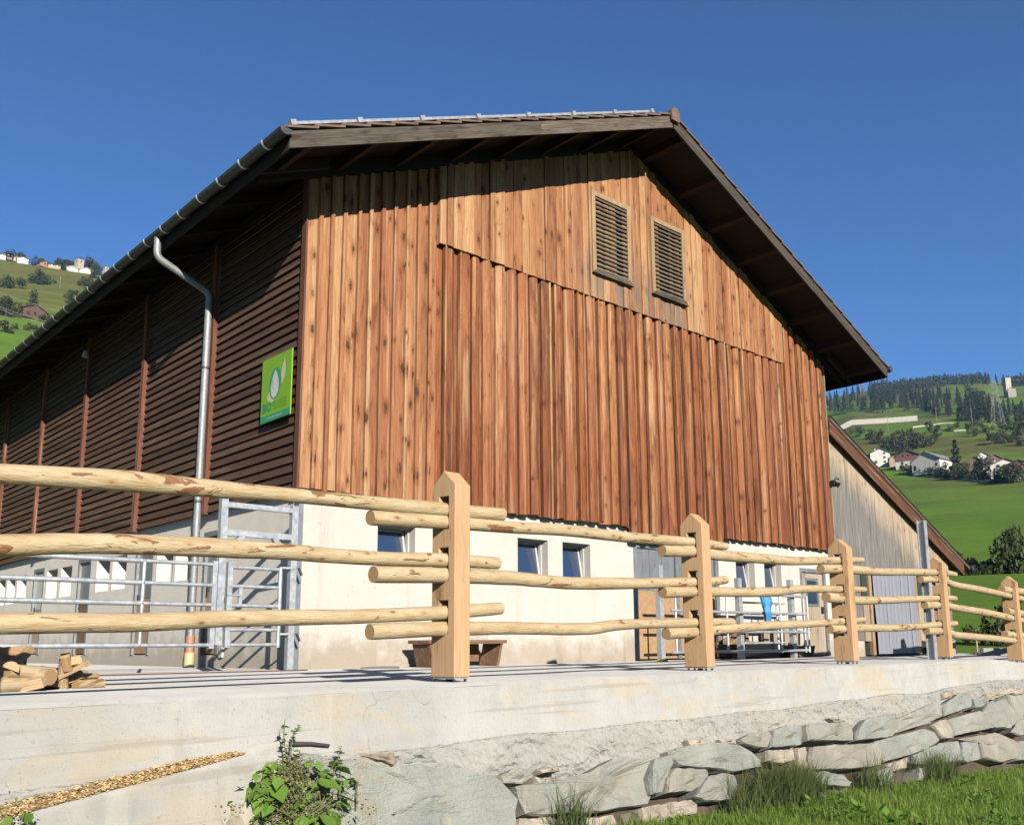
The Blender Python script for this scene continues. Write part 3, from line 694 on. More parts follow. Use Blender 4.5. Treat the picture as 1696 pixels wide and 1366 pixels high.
# double door in the gable
m = MB()
for p, q, r, t in ((6.32,6.42,0,1.99), (8.62,8.72,0,1.99), (6.42,8.62,1.90,1.99), (7.46,7.54,.02,1.90)): m.box(p, q, .05, .13, r, t)
o = m.build('double_door', MAT['door_frame'], barn)
for a, b in ((6.43,7.45), (7.55,8.61)):
    k = int((b-a)/.15)
    for i in range(k): MB().box(a+(b-a)*i/k+.003, a+(b-a)*(i+1)/k-.003, .085+.002*(i % 2), .12, 1.20, 1.895).build('upper_panel', MAT['grey_panel'], o)
    MB().box(a, b, .08, .12, .03, 1.185).build('lower_panel', MAT['osb'], o)
    MB().box(a, b, .07, .085, 1.18, 1.205).build('rail_strip', MAT['door_frame'], o)
m = MB()
for p, q, r, t in ((11.5,11.58,0,1.80), (12.42,12.5,0,1.80), (11.58,12.42,1.72,1.80)): m.box(p, q, .04, .14, r, t)
o = m.build('old_door', MAT['door_frame'], barn)
for p, q, r, t in ((11.585,11.75,.02,1.715), (12.25,12.415,.02,1.715), (11.755,12.245,.02,1.02), (11.755,12.245,1.60,1.715)): MB().box(p, q, .08, .12, r, t).build('door_board', MAT['board_z'], o)
wf = MB()
for p, q, r, t in ((11.755,11.80,1.03,1.59), (12.20,12.245,1.03,1.59), (11.80,12.20,1.03,1.07), (11.80,12.20,1.55,1.59)): wf.box(p, q, .075, .115, r, t)
wf.build('window_frame', MAT['grey_panel'], o); MB().box(11.80, 12.20, .10, .105, 1.07, 1.55).build('door_pane', MAT['glass'], o)
MB().box(12.30, 12.36, .05, .08, .88, 1.02).build('handle', MAT['steel_dark'], o)
# eroded foundation rock bulging from the wall foot
def lump(x0, x1, zt, yo, seed, mat, name):
    V = []; Fc = []; nx, nz = 60, 14
    for i in range(nx):
        for k in range(nz):
            u, v = i/(nx-1), k/(nz-1); env = math.sin(math.pi*u)**.5*(1-v**1.6)
            q = Vector((lerp(x0, x1, u)*3, v*2, seed)); d = yo*env*(1+.45*noise.noise(q))+.03*noise.noise(q*4)*env
            V.append((lerp(x0, x1, u), .045-max(-.01, d), zt*v*(1+.25*noise.noise(q*.7))-.02))
    for i in range(nx-1):
        for k in range(nz-1): Fc.append((i*nz+k, (i+1)*nz+k, (i+1)*nz+k+1, i*nz+k+1))
    return link(name, npmesh(name, V, Fc, mat, True), barn)
lump(3.1, 6.05, .55, .20, 1.0, MAT['plaster'], 'foundation_bulge'); lump(1.2, 2.6, .25, .07, 5.0, MAT['plaster'], 'foundation_bulge')

# ---- gable planks
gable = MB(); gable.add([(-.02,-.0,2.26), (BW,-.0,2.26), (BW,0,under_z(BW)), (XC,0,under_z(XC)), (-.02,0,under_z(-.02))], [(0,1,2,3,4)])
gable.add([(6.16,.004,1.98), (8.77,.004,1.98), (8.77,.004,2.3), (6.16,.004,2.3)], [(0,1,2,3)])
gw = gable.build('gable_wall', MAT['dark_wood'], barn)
rp = random.Random(21)
def plank(x0, x1, z0, yf, th, mat, bulge=0.0, name='plank', top=None, skew=0.0, cham=.006):
    zt0, zt1 = (under_z(x0)-.01, under_z(x1)-.01) if top is None else (top, top)
    wj = rp.uniform(-.004, .004); xm = lerp(x0, x1, rp.uniform(.38,.62))
    sec = [(x0, yf+th), (x0, yf+skew), (lerp(x0, x1, .22), yf-bulge*.75+skew*.6), (xm, yf-bulge), (lerp(x0, x1, .78), yf-bulge*.75-skew*.6), (x1, yf-skew), (x1, yf+th)]
    vs = []; n = len(sec)
    zz = [z0, None]
    levels = [0, .34, .67, 1] if bulge else [0, 1]
    for L in levels:
        for i, (x, y) in enumerate(sec):
            zt = lerp(zt0, zt1, (x-x0)/(x1-x0)) if not (x0 < XC < x1) else under_z(x)-.01
            jx = rp.uniform(-.006, .006) if bulge and 0 < L < 1 else 0
            vs.append((x+jx, y, lerp(z0, zt, L)))
    fs = []
    for l in range(len(levels)-1):
        for i in range(n-1): fs.append((l*n+i, l*n+i+1, (l+1)*n+i+1, (l+1)*n+i))
    fs.append(tuple(range(n-1, -1, -1))); fs.append(tuple((len(levels)-1)*n+i for i in range(n)))
    mb = MB().add(vs, fs); o = mb.build(name, mat, gw, smooth=bool(bulge)); return o
# left strip: broad boards with thin cover battens
x = -.05
while x < 2.02:
    w = rp.uniform(.17, .23); x1 = min(x+w, 2.05)
    if 2.05-x1 < .08: x1 = 2.05
    plank(x+.003, x1-.003, 2.22+rp.uniform(-.012,.012), -.035+rp.uniform(-.006,.004), .028, MAT['plank_left'], .008, skew=rp.uniform(-.008,.008))
    if x1 < 2.04: plank(x1-.028, x1+.028, 2.215+rp.uniform(-.02,.01), -.088, .05, MAT['plank_left'], .004, 'cover_batten')
    x = x1
# main field: cupped slab boards, alternately under and over
x = 2.05; k = 0
while x < BW-.05:
    w = rp.uniform(.115, .175) if k % 2 else rp.uniform(.085, .14)
    x1 = min(x+w, BW+.02)
    if BW+.02-x1 < .08: x1 = BW+.02
    m = (x+x1)/2; z0 = (1.975 if 6.16 < m < 8.77 else 2.215)+rp.uniform(-.02,.015); top = 6.10 if m < 11.07 else None
    over = k % 2
    plank(x-(.018 if over else 0), x1+(.018 if over else 0), z0, -.074+rp.uniform(-.008,.008) if over else -.018, .052 if over else .018, MAT['plank'], rp.uniform(.022,.038) if over else rp.uniform(.006,.016), top=top, skew=rp.uniform(-.016,.016))
    if rp.random() < .28: plank(x1-.02, x1+.018, z0+rp.uniform(-.01,.02), -.110, .06, MAT['plank'], .006, 'cover_batten', top=(6.09 if top else None))
    x = x1; k += 1
# upper field, flush boards standing proud of the lower ones
x = 2.05
while x < 11.05:
    w = rp.uniform(.12, .20); x1 = min(x+w, 11.07)
    if 11.07-x1 < .07: x1 = 11.07
    plank(x+.003, x1-.003, 6.050+rp.uniform(-.006,.006), -.126+rp.uniform(-.014,.014), .030, MAT['plank_top'], .006, skew=rp.uniform(-.007,.007))
    x = x1
MB().box(2.055, 11.065, -.112, .0, 6.07, 6.10).build('ledge_board', MAT['dark_wood'], gw)
MB().prism([(2.047,-.122,6.045), (2.047,.0,6.045), (2.047,0,under_z(2.047)-.02), (2.047,-.122,under_z(2.047)-.02)], (.004,0,0)).build('ledge_side', MAT['plank_top'], gw)
# corner boards
MB().box(-.078, -.052, -.06, .055, 2.2, under_z(0)-.05).build('corner_board', MAT['batten'], gw)
MB().box(BW+.022, BW+.05, -.06, .10, 2.2, under_z(BW)-.02).build('corner_board', MAT['frame_wood'], gw)

# ---- louvred vents
def vent(x0, x1, z0, z1):
    y = -.125; t = .085; fr = MB()
    fr.prism([(x0,y,z0+.02),(x0+t,y,z0+t),(x0+t,y,z1-t),(x0,y,z1)], (0,-.05,0)); fr.prism([(x1-t,y,z0+t),(x1,y,z0+.02),(x1,y,z1),(x1-t,y,z1-t)], (0,-.05,0))
    fr.prism([(x0,y,z1),(x0+t,y,z1-t),(x1-t,y,z1-t),(x1,y,z1)], (0,-.052,0))
    v = fr.build('vent', MAT['frame_wood'], barn)
    MB().prism([(x0-.01,y,z0),(x1+.02,y,z0-.005),(x1-t,y,z0+t),(x0+t,y,z0+t)], (0,-.085,0)).build('sill', MAT['grey_wood'], v)
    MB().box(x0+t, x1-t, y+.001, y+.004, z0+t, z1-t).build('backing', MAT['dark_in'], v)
    k = 17
    for i in range(k):
        z = lerp(z0+t+.03, z1-t-.03, i/(k-1)); j = rp.uniform(-.006, .006)
        MB().obox(((x0+x1)/2, y-.028, z), ((x1-x0)/2-t, 0, j), (0, .022, .023), (0, -.006, .006)).build('louvre', MAT['grey_slat'], v)
vent(5.25, 6.24, 6.46, 7.97); vent(6.81, 7.79, 6.48, 7.99)

# ---- long side: horizontal lapped slats between upright battens
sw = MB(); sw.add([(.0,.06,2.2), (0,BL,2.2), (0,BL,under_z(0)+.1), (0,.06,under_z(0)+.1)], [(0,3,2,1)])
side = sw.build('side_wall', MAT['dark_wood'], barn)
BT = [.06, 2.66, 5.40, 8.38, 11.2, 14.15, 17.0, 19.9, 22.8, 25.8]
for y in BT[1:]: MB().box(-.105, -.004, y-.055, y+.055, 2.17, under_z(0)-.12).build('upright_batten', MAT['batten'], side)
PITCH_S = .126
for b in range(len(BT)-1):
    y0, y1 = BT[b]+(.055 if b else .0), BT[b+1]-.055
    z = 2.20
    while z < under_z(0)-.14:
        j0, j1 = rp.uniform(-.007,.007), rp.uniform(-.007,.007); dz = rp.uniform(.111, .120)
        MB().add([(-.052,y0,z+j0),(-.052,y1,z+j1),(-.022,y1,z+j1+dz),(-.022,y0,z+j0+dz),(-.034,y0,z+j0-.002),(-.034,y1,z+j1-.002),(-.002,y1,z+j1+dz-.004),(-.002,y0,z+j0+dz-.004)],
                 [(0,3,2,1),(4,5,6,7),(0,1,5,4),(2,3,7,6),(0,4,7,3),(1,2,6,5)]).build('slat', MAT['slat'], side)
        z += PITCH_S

# ---- roof
RY1 = BL+.9
rf = MB()
def slope_pt(side_, t, y, off):            # t = distance in x from ridge, side_ -1 left, +1 right
    x = XC+side_*t; return (x, y, roof_z(x)+off)
T1 = XC-EX
for sd in (-1, 1):
    a = [slope_pt(sd, 0, OV, -.02), slope_pt(sd, T1, OV, -.02), slope_pt(sd, T1, RY1, -.02), slope_pt(sd, 0, RY1, -.02)]
    b = [tuple(np.add(p, (0,0,-.07))) for p in a]
    rf.add(a+b, [(0,1,2,3),(4,7,6,5),(0,4,5,1),(1,5,6,2),(2,6,7,3)] if sd > 0 else [(0,3,2,1),(4,5,6,7),(0,1,5,4),(1,2,6,5),(2,3,7,6)])
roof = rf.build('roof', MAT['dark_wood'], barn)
for sd in (-1, 1):
    # verge boards, each slope in two lengths
    cuts = [0.02, 3.2, T1+.0] if sd < 0 else [0.02, 4.4, T1+.02]
    for c0, c1 in zip(cuts, cuts[1:]):
        yy = OV-.035-.004*(c0 > 1)
        q = [slope_pt(sd, c0+.002, yy, -.25), slope_pt(sd, c1, yy, -.25), slope_pt(sd, c1, yy, -.035), slope_pt(sd, c0+.002, yy, -.035)]
        if sd < 0: q = q[::-1]
        MB().prism(q, (0, .034, 0)).build('verge_board', MAT['verge_l'] if sd < 0 else MAT['verge_r'], roof)
    # tiles along the verge, lapped
    k = 20
    for i in range(k):
        t0, t1 = T1*i/k, T1*(i+1)/k+.05
        p = [slope_pt(sd, t0, OV-.06, .004), slope_pt(sd, t1, OV-.06, .040), slope_pt(sd, t1, OV+.55, .040), slope_pt(sd, t0, OV+.55, .004)]
        q = [tuple(np.add(v, (0,0,-.028))) for v in p]
        fs = [(0,1,2,3),(4,7,6,5),(0,4,5,1),(1,5,6,2),(2,6,7,3),(3,7,4,0)]
        MB().add(p+q, fs if sd > 0 else [f[::-1] for f in fs]).build('verge_tile', MAT['tile'], roof)
    # roof covering behind
    p = [slope_pt(sd, 0, OV+.5, .012), slope_pt(sd, T1, OV+.5, .012), slope_pt(sd, T1, RY1, .012), slope_pt(sd, 0, RY1, .012)]
    MB().add(p, [(0,1,2,3) if sd > 0 else (0,3,2,1)]).build('roof_covering', MAT['tile'], roof)
    # purlins under the overhang
    for i in range(8):
        t = .35+i*.95; x = XC+sd*t; z = roof_z(x)-.09
        MB().add([(x-.05,OV+.0,z-.15-.05*S*(-sd)),(x+.05,OV,z-.15+.05*S*(-sd)),(x+.05,.0,z-.15+.05*S*(-sd)),(x-.05,.0,z-.15-.05*S*(-sd)),
                  (x-.05,OV+.0,z+.0-.05*S*(-sd)),(x+.05,OV,z+.0+.05*S*(-sd)),(x+.05,.0,z+.0+.05*S*(-sd)),(x-.05,.0,z+.0-.05*S*(-sd))],
                 [(0,3,2,1),(4,5,6,7),(0,1,5,4),(1,2,6,5),(2,3,7,6),(3,0,4,7)]).build('purlin', MAT['purlin'], roof)
    # wall-side rafter
    q = [slope_pt(sd, .05, -.14, -.30), slope_pt(sd, T1-.1, -.14, -.30), slope_pt(sd, T1-.1, -.14, -.1), slope_pt(sd, .05, -.14, -.1)]
    if sd < 0: q = q[::-1]
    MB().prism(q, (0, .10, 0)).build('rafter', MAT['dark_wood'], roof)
    # rafter tails under the long eaves
    for i in range(22):
        y = -.3+i*1.2
        q = [slope_pt(sd, T1-.05, y, -.25), slope_pt(sd, T1-1.0, y, -.25), slope_pt(sd, T1-1.0, y, -.1), slope_pt(sd, T1-.05, y, -.1)]
        if sd > 0: q = q[::-1]
        MB().prism(q, (0, .09, 0)).build('rafter_tail', MAT['purlin'], roof)
    xe = XC+sd*T1
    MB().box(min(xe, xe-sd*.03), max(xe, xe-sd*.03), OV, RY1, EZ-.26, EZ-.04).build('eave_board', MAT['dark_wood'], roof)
# ridge cap
MB().prism([(XC-.10,OV-.10,roof_z(XC)-.16),(XC+.10,OV-.10,roof_z(XC)-.16),(XC+.11,OV-.10,roof_z(XC)+.02),(XC+.05,OV-.10,roof_z(XC)+.09),(XC-.05,OV-.10,roof_z(XC)+.09),(XC-.11,OV-.10,roof_z(XC)+.02)], (0,.035,0)).build('ridge_end_cap', MAT['tile'], roof)
for i in range(60):
    y = OV-.06+i*.44
    MB().tube([(XC,y,roof_z(XC)-.03+.012),(XC,y+.47,roof_z(XC)-.03)], [.11,.10], 10).build('ridge_tile', MAT['tile'], roof, smooth=True)
# solar panels on the sunny slope: seven up the verge side
for i in range(7):
    t1 = T1-.02-i*.965; t0 = t1-.945
    p = [slope_pt(-1, t1, OV+.02, .075), slope_pt(-1, t0, OV+.02, .075), slope_pt(-1, t0, OV+1.68, .075), slope_pt(-1, t1, OV+1.68, .075)]
    q = [tuple(np.add(v, (0,0,.04))) for v in p]
    o = MB().add(p+q, [(0,3,2,1),(4,5,6,7),(0,1,5,4),(1,2,6,5),(2,3,7,6),(3,0,4,7)]).build('solar_panel', MAT['bright_metal'], roof)
    p2 = [tuple(np.add(lerp(Vector(a), sum((Vector(z) for z in q), Vector())/4, .03), (0,0,.003))) for a in q]
    MB().add(p2, [(0,1,2,3)]).build('solar_cells', MAT['panel_glass'], o)
    for t in ((t1-.03, t0+.0) if i == 0 else (t0,)):
        c = slope_pt(-1, t, OV+.01, .088); MB().obox(c, (.035,0,.035*S), (0,.035,0), (-.030*S,0,.030)).build('clamp', MAT['bright_metal'], o)
    for t in (t1-.2, t0+.2):
        MB().obox(slope_pt(-1, t, OV+.3, .045), (.03,0,.03*S), (0,.25,0), (-.035*S,0,.035)).build('mount', MAT['steel_dark'], o)

# ---- gutter and downpipe on the near eave
GX, GZ = EX-.085, EZ-.055
g = MB(); ys = [OV-.10+ (RY1-OV)*i/30 for i in range(31)]; n = 13; V = []
for y in ys:
    for rr_ in (.078, .070):
        for j in range(n):
            a = math.pi+math.pi*j/(n-1); V.append((GX+rr_*math.cos(a), y, GZ+rr_*math.sin(a)))
Fc = []
for i in range(30):
    for j in range(n-1):
        b = i*2*n; c = (i+1)*2*n
        Fc.append((b+j, c+j, c+j+1, b+j+1)); Fc.append((b+n+j, b+n+j+1, c+n+j+1, c+n+j))
    for j in (0, n-1): Fc.append((b+j, b+n+j, c+n+j, c+j))
g.add(V, Fc)
gut = g.build('gutter', MAT['gutter'], barn, smooth=True)
MB().add([(GX+.08*math.cos(math.pi+math.pi*j/12), OV-.105, GZ+.08*math.sin(math.pi+math.pi*j/12)) for j in range(13)], [tuple(range(13))]).build('end_cap', MAT['gutter'], gut)
y = OV+.35; i = 0; bme = None
while y < RY1:
    if bme is None:
        pts = [(GX+.083*math.cos(math.pi*.97+math.pi*1.0*j/12), 0, GZ+.083*math.sin(math.pi*.97+math.pi*1.0*j/12)) for j in range(13)]
        b = MB(); b.add([(p[0], s_, p[2]) for s_ in (-.02, .02) for p in pts], [(j, j+1, 14+j, 13+j) for j in range(12)])
        MAT['bracket'] = plain('bracket_bounce_white', (1.7,1.7,1.65), .5, .0, .05); b0 = b.build('gutter_bracket', MAT['bracket'], gut); bme = b0.data; b0.location.y = y  # whitened in colour to imitate light bounced up onto the rings
    else:
        o = bpy.data.objects.new('gutter_bracket', bme); COL.objects.link(o); o.parent = gut; o.location.y = y
    y += .62
def bend(pts, r=.12, k=5):
    out = [Vector(pts[0])]
    for a, b, c in zip(pts, pts[1:], pts[2:]):
        a, b, c = Vector(a), Vector(b), Vector(c); u = (a-b).normalized()*r; v = (c-b).normalized()*r
        for i in range(k+1):
            t = i/k; out.append((b+u)*(1-t)**2+b*2*t*(1-t)+(b+v)*t*t)
    return out+[Vector(pts[-1])]
DY = 2.66
dp = MB().tube(bend([(GX,DY,GZ-.06),(GX,DY,GZ-.36),(-.17,DY+.0,5.52),(-.17,DY,5.0),(-.17,DY,.42)], .10), .052, 14).build('downpipe', MAT['pipe'], barn, smooth=True)
MB().tube([(-.17,DY,.44),(-.17,DY,.20)], .062, 14).build('pipe_shoe', MAT['orange_pipe'], dp, smooth=True)
MB().tube([(-.17,DY,.21),(-.17,DY,-.01)], .072, 14).build('pipe_sleeve', MAT['yellow_pipe'], dp, smooth=True)
for z in (4.35, 2.35, 1.15): 
    MB().tube([(-.17,DY,z-.018),(-.17,DY,z+.018)], .060, 14).build('pipe_clamp', MAT['gutter'], dp, smooth=True)
# short end of the far gutter at the right eave
GX2 = 2*XC-EX+.085
MB().tube([(GX2,OV-.10,GZ),(GX2,RY1,GZ)], .07, 12).build('gutter', MAT['gutter'], barn, smooth=True)
# black wall lamp near the right corner
o = MB().box(BW+.0, BW+.10, -.15, -.065, 3.62, 3.76).build('wall_lamp', MAT['black'], barn, bevel=.01)
MB().tube([(BW+.06,-.10,3.75),(BW+.14,-.12,3.82),(BW+.26,-.12,3.80)], .014, 8).build('lamp_arm', MAT['black'], o)
MB().tube([(BW+.05,-.14,3.70),(BW+.05,-.22,3.64)], [.03,.06], 12).build('lamp_head', MAT['black'], o)
MB().tube([(-.3,7.9,5.86),(-.3,7.9,5.74)], [.03,.06], 10).build('eave_lamp', MAT['white_paint'], barn)

# ---- sign on the long side
SG = Vector((-.115, .50, 3.62))
sign = empty('sign_board', (-.115, .50, 3.20), 'lime green square sign with white drop emblem fixed to the slatted side wall', 'sign')
def sb(mb, name, mat, par=sign, **k):
    o = mb.build(name, mat, par, **k); o.location = -Vector(sign.location) if par is sign else (0,0,0); return o
Y0, Y1, Z0, Z1 = .11, .91, 3.18, 4.05       # right edge (near corner) .11, left edge .91
brd = sb(MB().box(-.125, -.108, Y0, Y1, Z0, Z1), 'board', MAT['sign_green'])
def flat(name, poly, mat, off):             # poly in sign units u 0..1 left->right, v 0..1 bottom->top
    pts = [(-.126-off, lerp(Y1, Y0, u), lerp(Z0, Z1, v)) for u, v in poly]
    MB().add(pts, [tuple(range(len(pts)))]).build(name, mat, brd)
flat('blue_green_band', [(0,0),(1,0),(1,.105),(0,.105)], MAT['sign_teal'], .0)
def ell(cx_, cy_, a, b, rot=0, n=36): return [(cx_+a*math.cos(t)*math.cos(rot)-b*math.sin(t)*math.sin(rot), cy_+a*math.cos(t)*math.sin(rot)+b*math.sin(t)*math.cos(rot)) for t in [2*math.pi*i/n for i in range(n)]]
def leafp(p0, p1, w, n=10):
    p0, p1 = Vector((*p0, 0)), Vector((*p1, 0)); d = p1-p0; e = Vector((-d.y, d.x, 0))
    return [tuple((p0+d*t+e*w*math.sin(math.pi*t))[:2]) for t in [i/n for i in range(n+1)]]+[tuple((p0+d*t-e*w*math.sin(math.pi*t))[:2]) for t in [i/n for i in range(n-1, 0, -1)]]
flat('swoosh', [(.22,.42),(.21,.36),(.26,.31),(.36,.285),(.50,.31),(.40,.33),(.33,.37),(.29,.45)], MAT['sign_cream'], .001)
flat('swoosh', leafp((.70,.50), (.78,.90), .16), MAT['sign_cream'], .001)
flat('ring', ell(.47, .565, .195, .245, -.12), MAT['sign_teal'], .002)
flat('drop', [(.47,.78),(.40,.69),(.355,.60),(.33,.50),(.345,.42),(.39,.36),(.46,.335),(.53,.36),(.59,.43),(.605,.52),(.585,.62),(.53,.71)], MAT['sign_white'], .003)
flat('drop_line', [(.38,.62),(.40,.50),(.43,.44),(.415,.50),(.395,.62)], MAT['sign_teal'], .004); flat('drop_line', [(.575,.66),(.565,.58),(.555,.56),(.56,.60)], MAT['sign_teal'], .004)
def text(s, u, v, size, mat, name, sx=1.0, bold=0.0, off=.004):
    cu = bpy.data.curves.new(name, 'FONT'); cu.body = s; cu.size = size; cu.offset = bold; cu.resolution_u = 3
    t = bpy.data.objects.new(name, cu); COL.objects.link(t)
    dg = bpy.context.evaluated_depsgraph_get(); me = bpy.data.meshes.new_from_object(t.evaluated_get(dg)); bpy.data.objects.remove(t)
    for w in me.vertices:
        x_, y_ = w.co.x, w.co.y; w.co = (-.126-off, lerp(Y1, Y0, u)-x_*sx, lerp(Z0, Z1, v)+y_)
    me.materials.clear(); me.materials.append(mat)
    return link(name, me, brd)
text('BIO', .06, .165, .165, MAT['sign_teal'], 'lettering', .95, .006); text('SUISSE', .425, .165, .165, MAT['sign_mid'], 'lettering', .80, -.001)
text('www.bio-suisse.ch', .26, .035, .055, MAT['sign_white'], 'lettering', .95)

# ================================================================ LEAN-TO
lean = empty('lean_to_shed', (13, 0, 0), 'lower lean-to shed of weathered grey boards joined to the right of the barn', 'shed')
LX0, LX1 = BW+.05, 18.6
LS = (5.19-2.225)/(19.5-12.86)
def lz(x): return 5.19-LS*(x-12.86)          # roof top of the lean-to at the wall plane
def lb(mb, name, mat, par=lean, **k):
    o = mb.build(name, mat, par, **k)
    if par is lean: o.location = -Vector(lean.location)
    return o
def lean_wood(n, c):
    p = n.sep(n.tc.outputs['Object']); line = n.math('SUBTRACT', 5.19+LS*12.86, n.math('MULTIPLY', p[0], LS))
    dd = n.math('SUBTRACT', line, p[2]); w = n.noise(n.co((7,7,1.0), 6.0), 1.0, 4, .6)
    lowd = n.rng(p[0], 13.5, 17.5, 0, .55)
    m = n.rng(n.math('ADD', n.math('SUBTRACT', dd, n.math('MULTIPLY', lowd, .6)), n.math('MULTIPLY', n.math('SUBTRACT', w, .5), 1.3)), .55, 1.25)
    w2 = n.noise(n.co((40,40,1.5), 6.0), 1.0, 4, .65); return n.mix(n.math('MULTIPLY', m, .95), c, n.ramp(w2, [(.3, (.13,.12,.11)), (.5, (.25,.235,.22)), (.7, (.40,.375,.345))]))
MAT['lean'] = wood('shed_board', [(.58,.46,.33), (.66,.54,.40), (.54,.43,.31)], 2, .5, knot_col=(.09,.07,.05), extra=lean_wood)
MAT['lean_verge'] = wood('brown_verge', [(.13,.055,.03), (.18,.08,.042)], 0, .3, tilt=-math.atan(.4466))
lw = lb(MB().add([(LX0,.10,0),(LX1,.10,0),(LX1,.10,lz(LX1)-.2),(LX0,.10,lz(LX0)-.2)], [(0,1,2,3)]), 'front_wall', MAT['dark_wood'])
x = LX0
while x < LX1-.02:
    w = rp.uniform(.13, .21); x1 = min(x+w, LX1); m = (x+x1)/2
    z0 = 1.86 if 14.0 < m < 17.0 else .32
    mb = MB(); zt = lambda q: lz(q)-.10
    yy = .055+rp.uniform(-.004,.004)
    if zt(x1) > z0:
        mb.prism([(x+.002,yy,z0),(x1-.002,yy,z0),(x1-.002,yy,zt(x1)),(x+.002,yy,zt(x))], (0,.03,0)); lb(mb, 'plank', MAT['lean'], lw)
    x = x1
lb(MB().box(LX0, 13.95, .03, .095, -.05, .31), 'plinth', MAT['plaster']); lb(MB().box(17.05, LX1, .03, .095, -.05, .31), 'plinth', MAT['plaster'])
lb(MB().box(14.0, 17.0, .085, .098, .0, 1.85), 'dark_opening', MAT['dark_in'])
lb(MB().box(13.98, 14.22, .02, .08, 1.25, 1.84), 'side_window', MAT['green_board']); lb(MB().box(16.62, 17.0, .02, .08, 1.25, 1.84), 'side_window', MAT['green_board'])
lb(MB().box(14.0, 14.30, .015, .075, .30, 1.22), 'pale_board', MAT['board_z']); lb(MB().box(16.62, 17.02, .015, .075, .30, 1.22), 'pale_board', MAT['board_z'])
for a, b in ((14.24,14.36), (16.48,16.60)): lb(MB().box(a, b, -.02, .07, .0, 1.85), 'door_post', MAT['frame_wood'])
cur = lb(MB().tube([(14.38,-.03,1.84),(16.46,-.03,1.84)], .02, 8), 'curtain_rail', MAT['steel'])
k = 11
for i in range(k):
    a = 14.40+i*(16.44-14.40)/k; b = a+.215; V = []; tw = rp.uniform(-.02,.02)
    yo = -.035-.014*(i % 2)
    for z in (0.02, .6, 1.2, 1.83):
        for j in range(5):
            u = j/4; V.append((lerp(a, b, u)+tw*(1.83-z)/1.8*2+.01*math.sin(z*3+i), yo-.018*math.sin(math.pi*u)-.02*noise.noise(Vector((a, z, i))), z))
    lb(MB().add(V, [(r*5+j, r*5+j+1, (r+1)*5+j+1, (r+1)*5+j) for r in range(3) for j in range(4)]), 'curtain_strip', MAT['pvc'], cur, smooth=True)
# lean-to roof with overhang
YO = -.09
rl = MB(); x0, x1 = BW+.06, 19.5
rl.prism([(x0,YO,lz(x0)-.09),(x1,YO,lz(x1)-.09),(x1,YO,lz(x1)),(x0,YO,lz(x0))], (0,14,0)); lr = lb(rl, 'roof', MAT['tile'])
lb(MB().prism([(x0,YO-.035,lz(x0)-.10),(x1,YO-.035,lz(x1)-.10),(x1,YO-.035,lz(x1)-.012),(x0,YO-.035,lz(x0)-.012)], (0,.03,0)), 'verge_trim', MAT['grey_wood'], lr)
lb(MB().prism([(x0,YO-.012,lz(x0)-.40),(x1-.3,YO-.012,lz(x1-.3)-.40),(x1-.3,YO-.012,lz(x1-.3)-.101),(x0,YO-.012,lz(x0)-.101)], (0,.03,0)), 'verge_board', MAT['lean_verge'], lr)
lb(MB().prism([(x0,YO+.03,lz(x0)-.125),(x1-.05,YO+.03,lz(x1-.05)-.125),(x1-.05,YO+.03,lz(x1-.05)-.095),(x0,YO+.03,lz(x0)-.095)], (0,.3,0)), 'soffit', MAT['lean_verge'], lr)
lb(MB().tube([(x1+.05,YO-.1,lz(x1)-.05),(x1+.05,13,lz(x1)-.05)], .06, 10), 'gutter', MAT['gutter'], lr, smooth=True)
lb(MB().add([(x0,YO-.05,lz(x0)+.006),(x1,YO-.05,lz(x1)+.006),(x1,YO+.2,lz(x1)+.006),(x0,YO+.2,lz(x0)+.006)], [(0,1,2,3)]), 'edge_flashing', MAT['gutter'], lr)
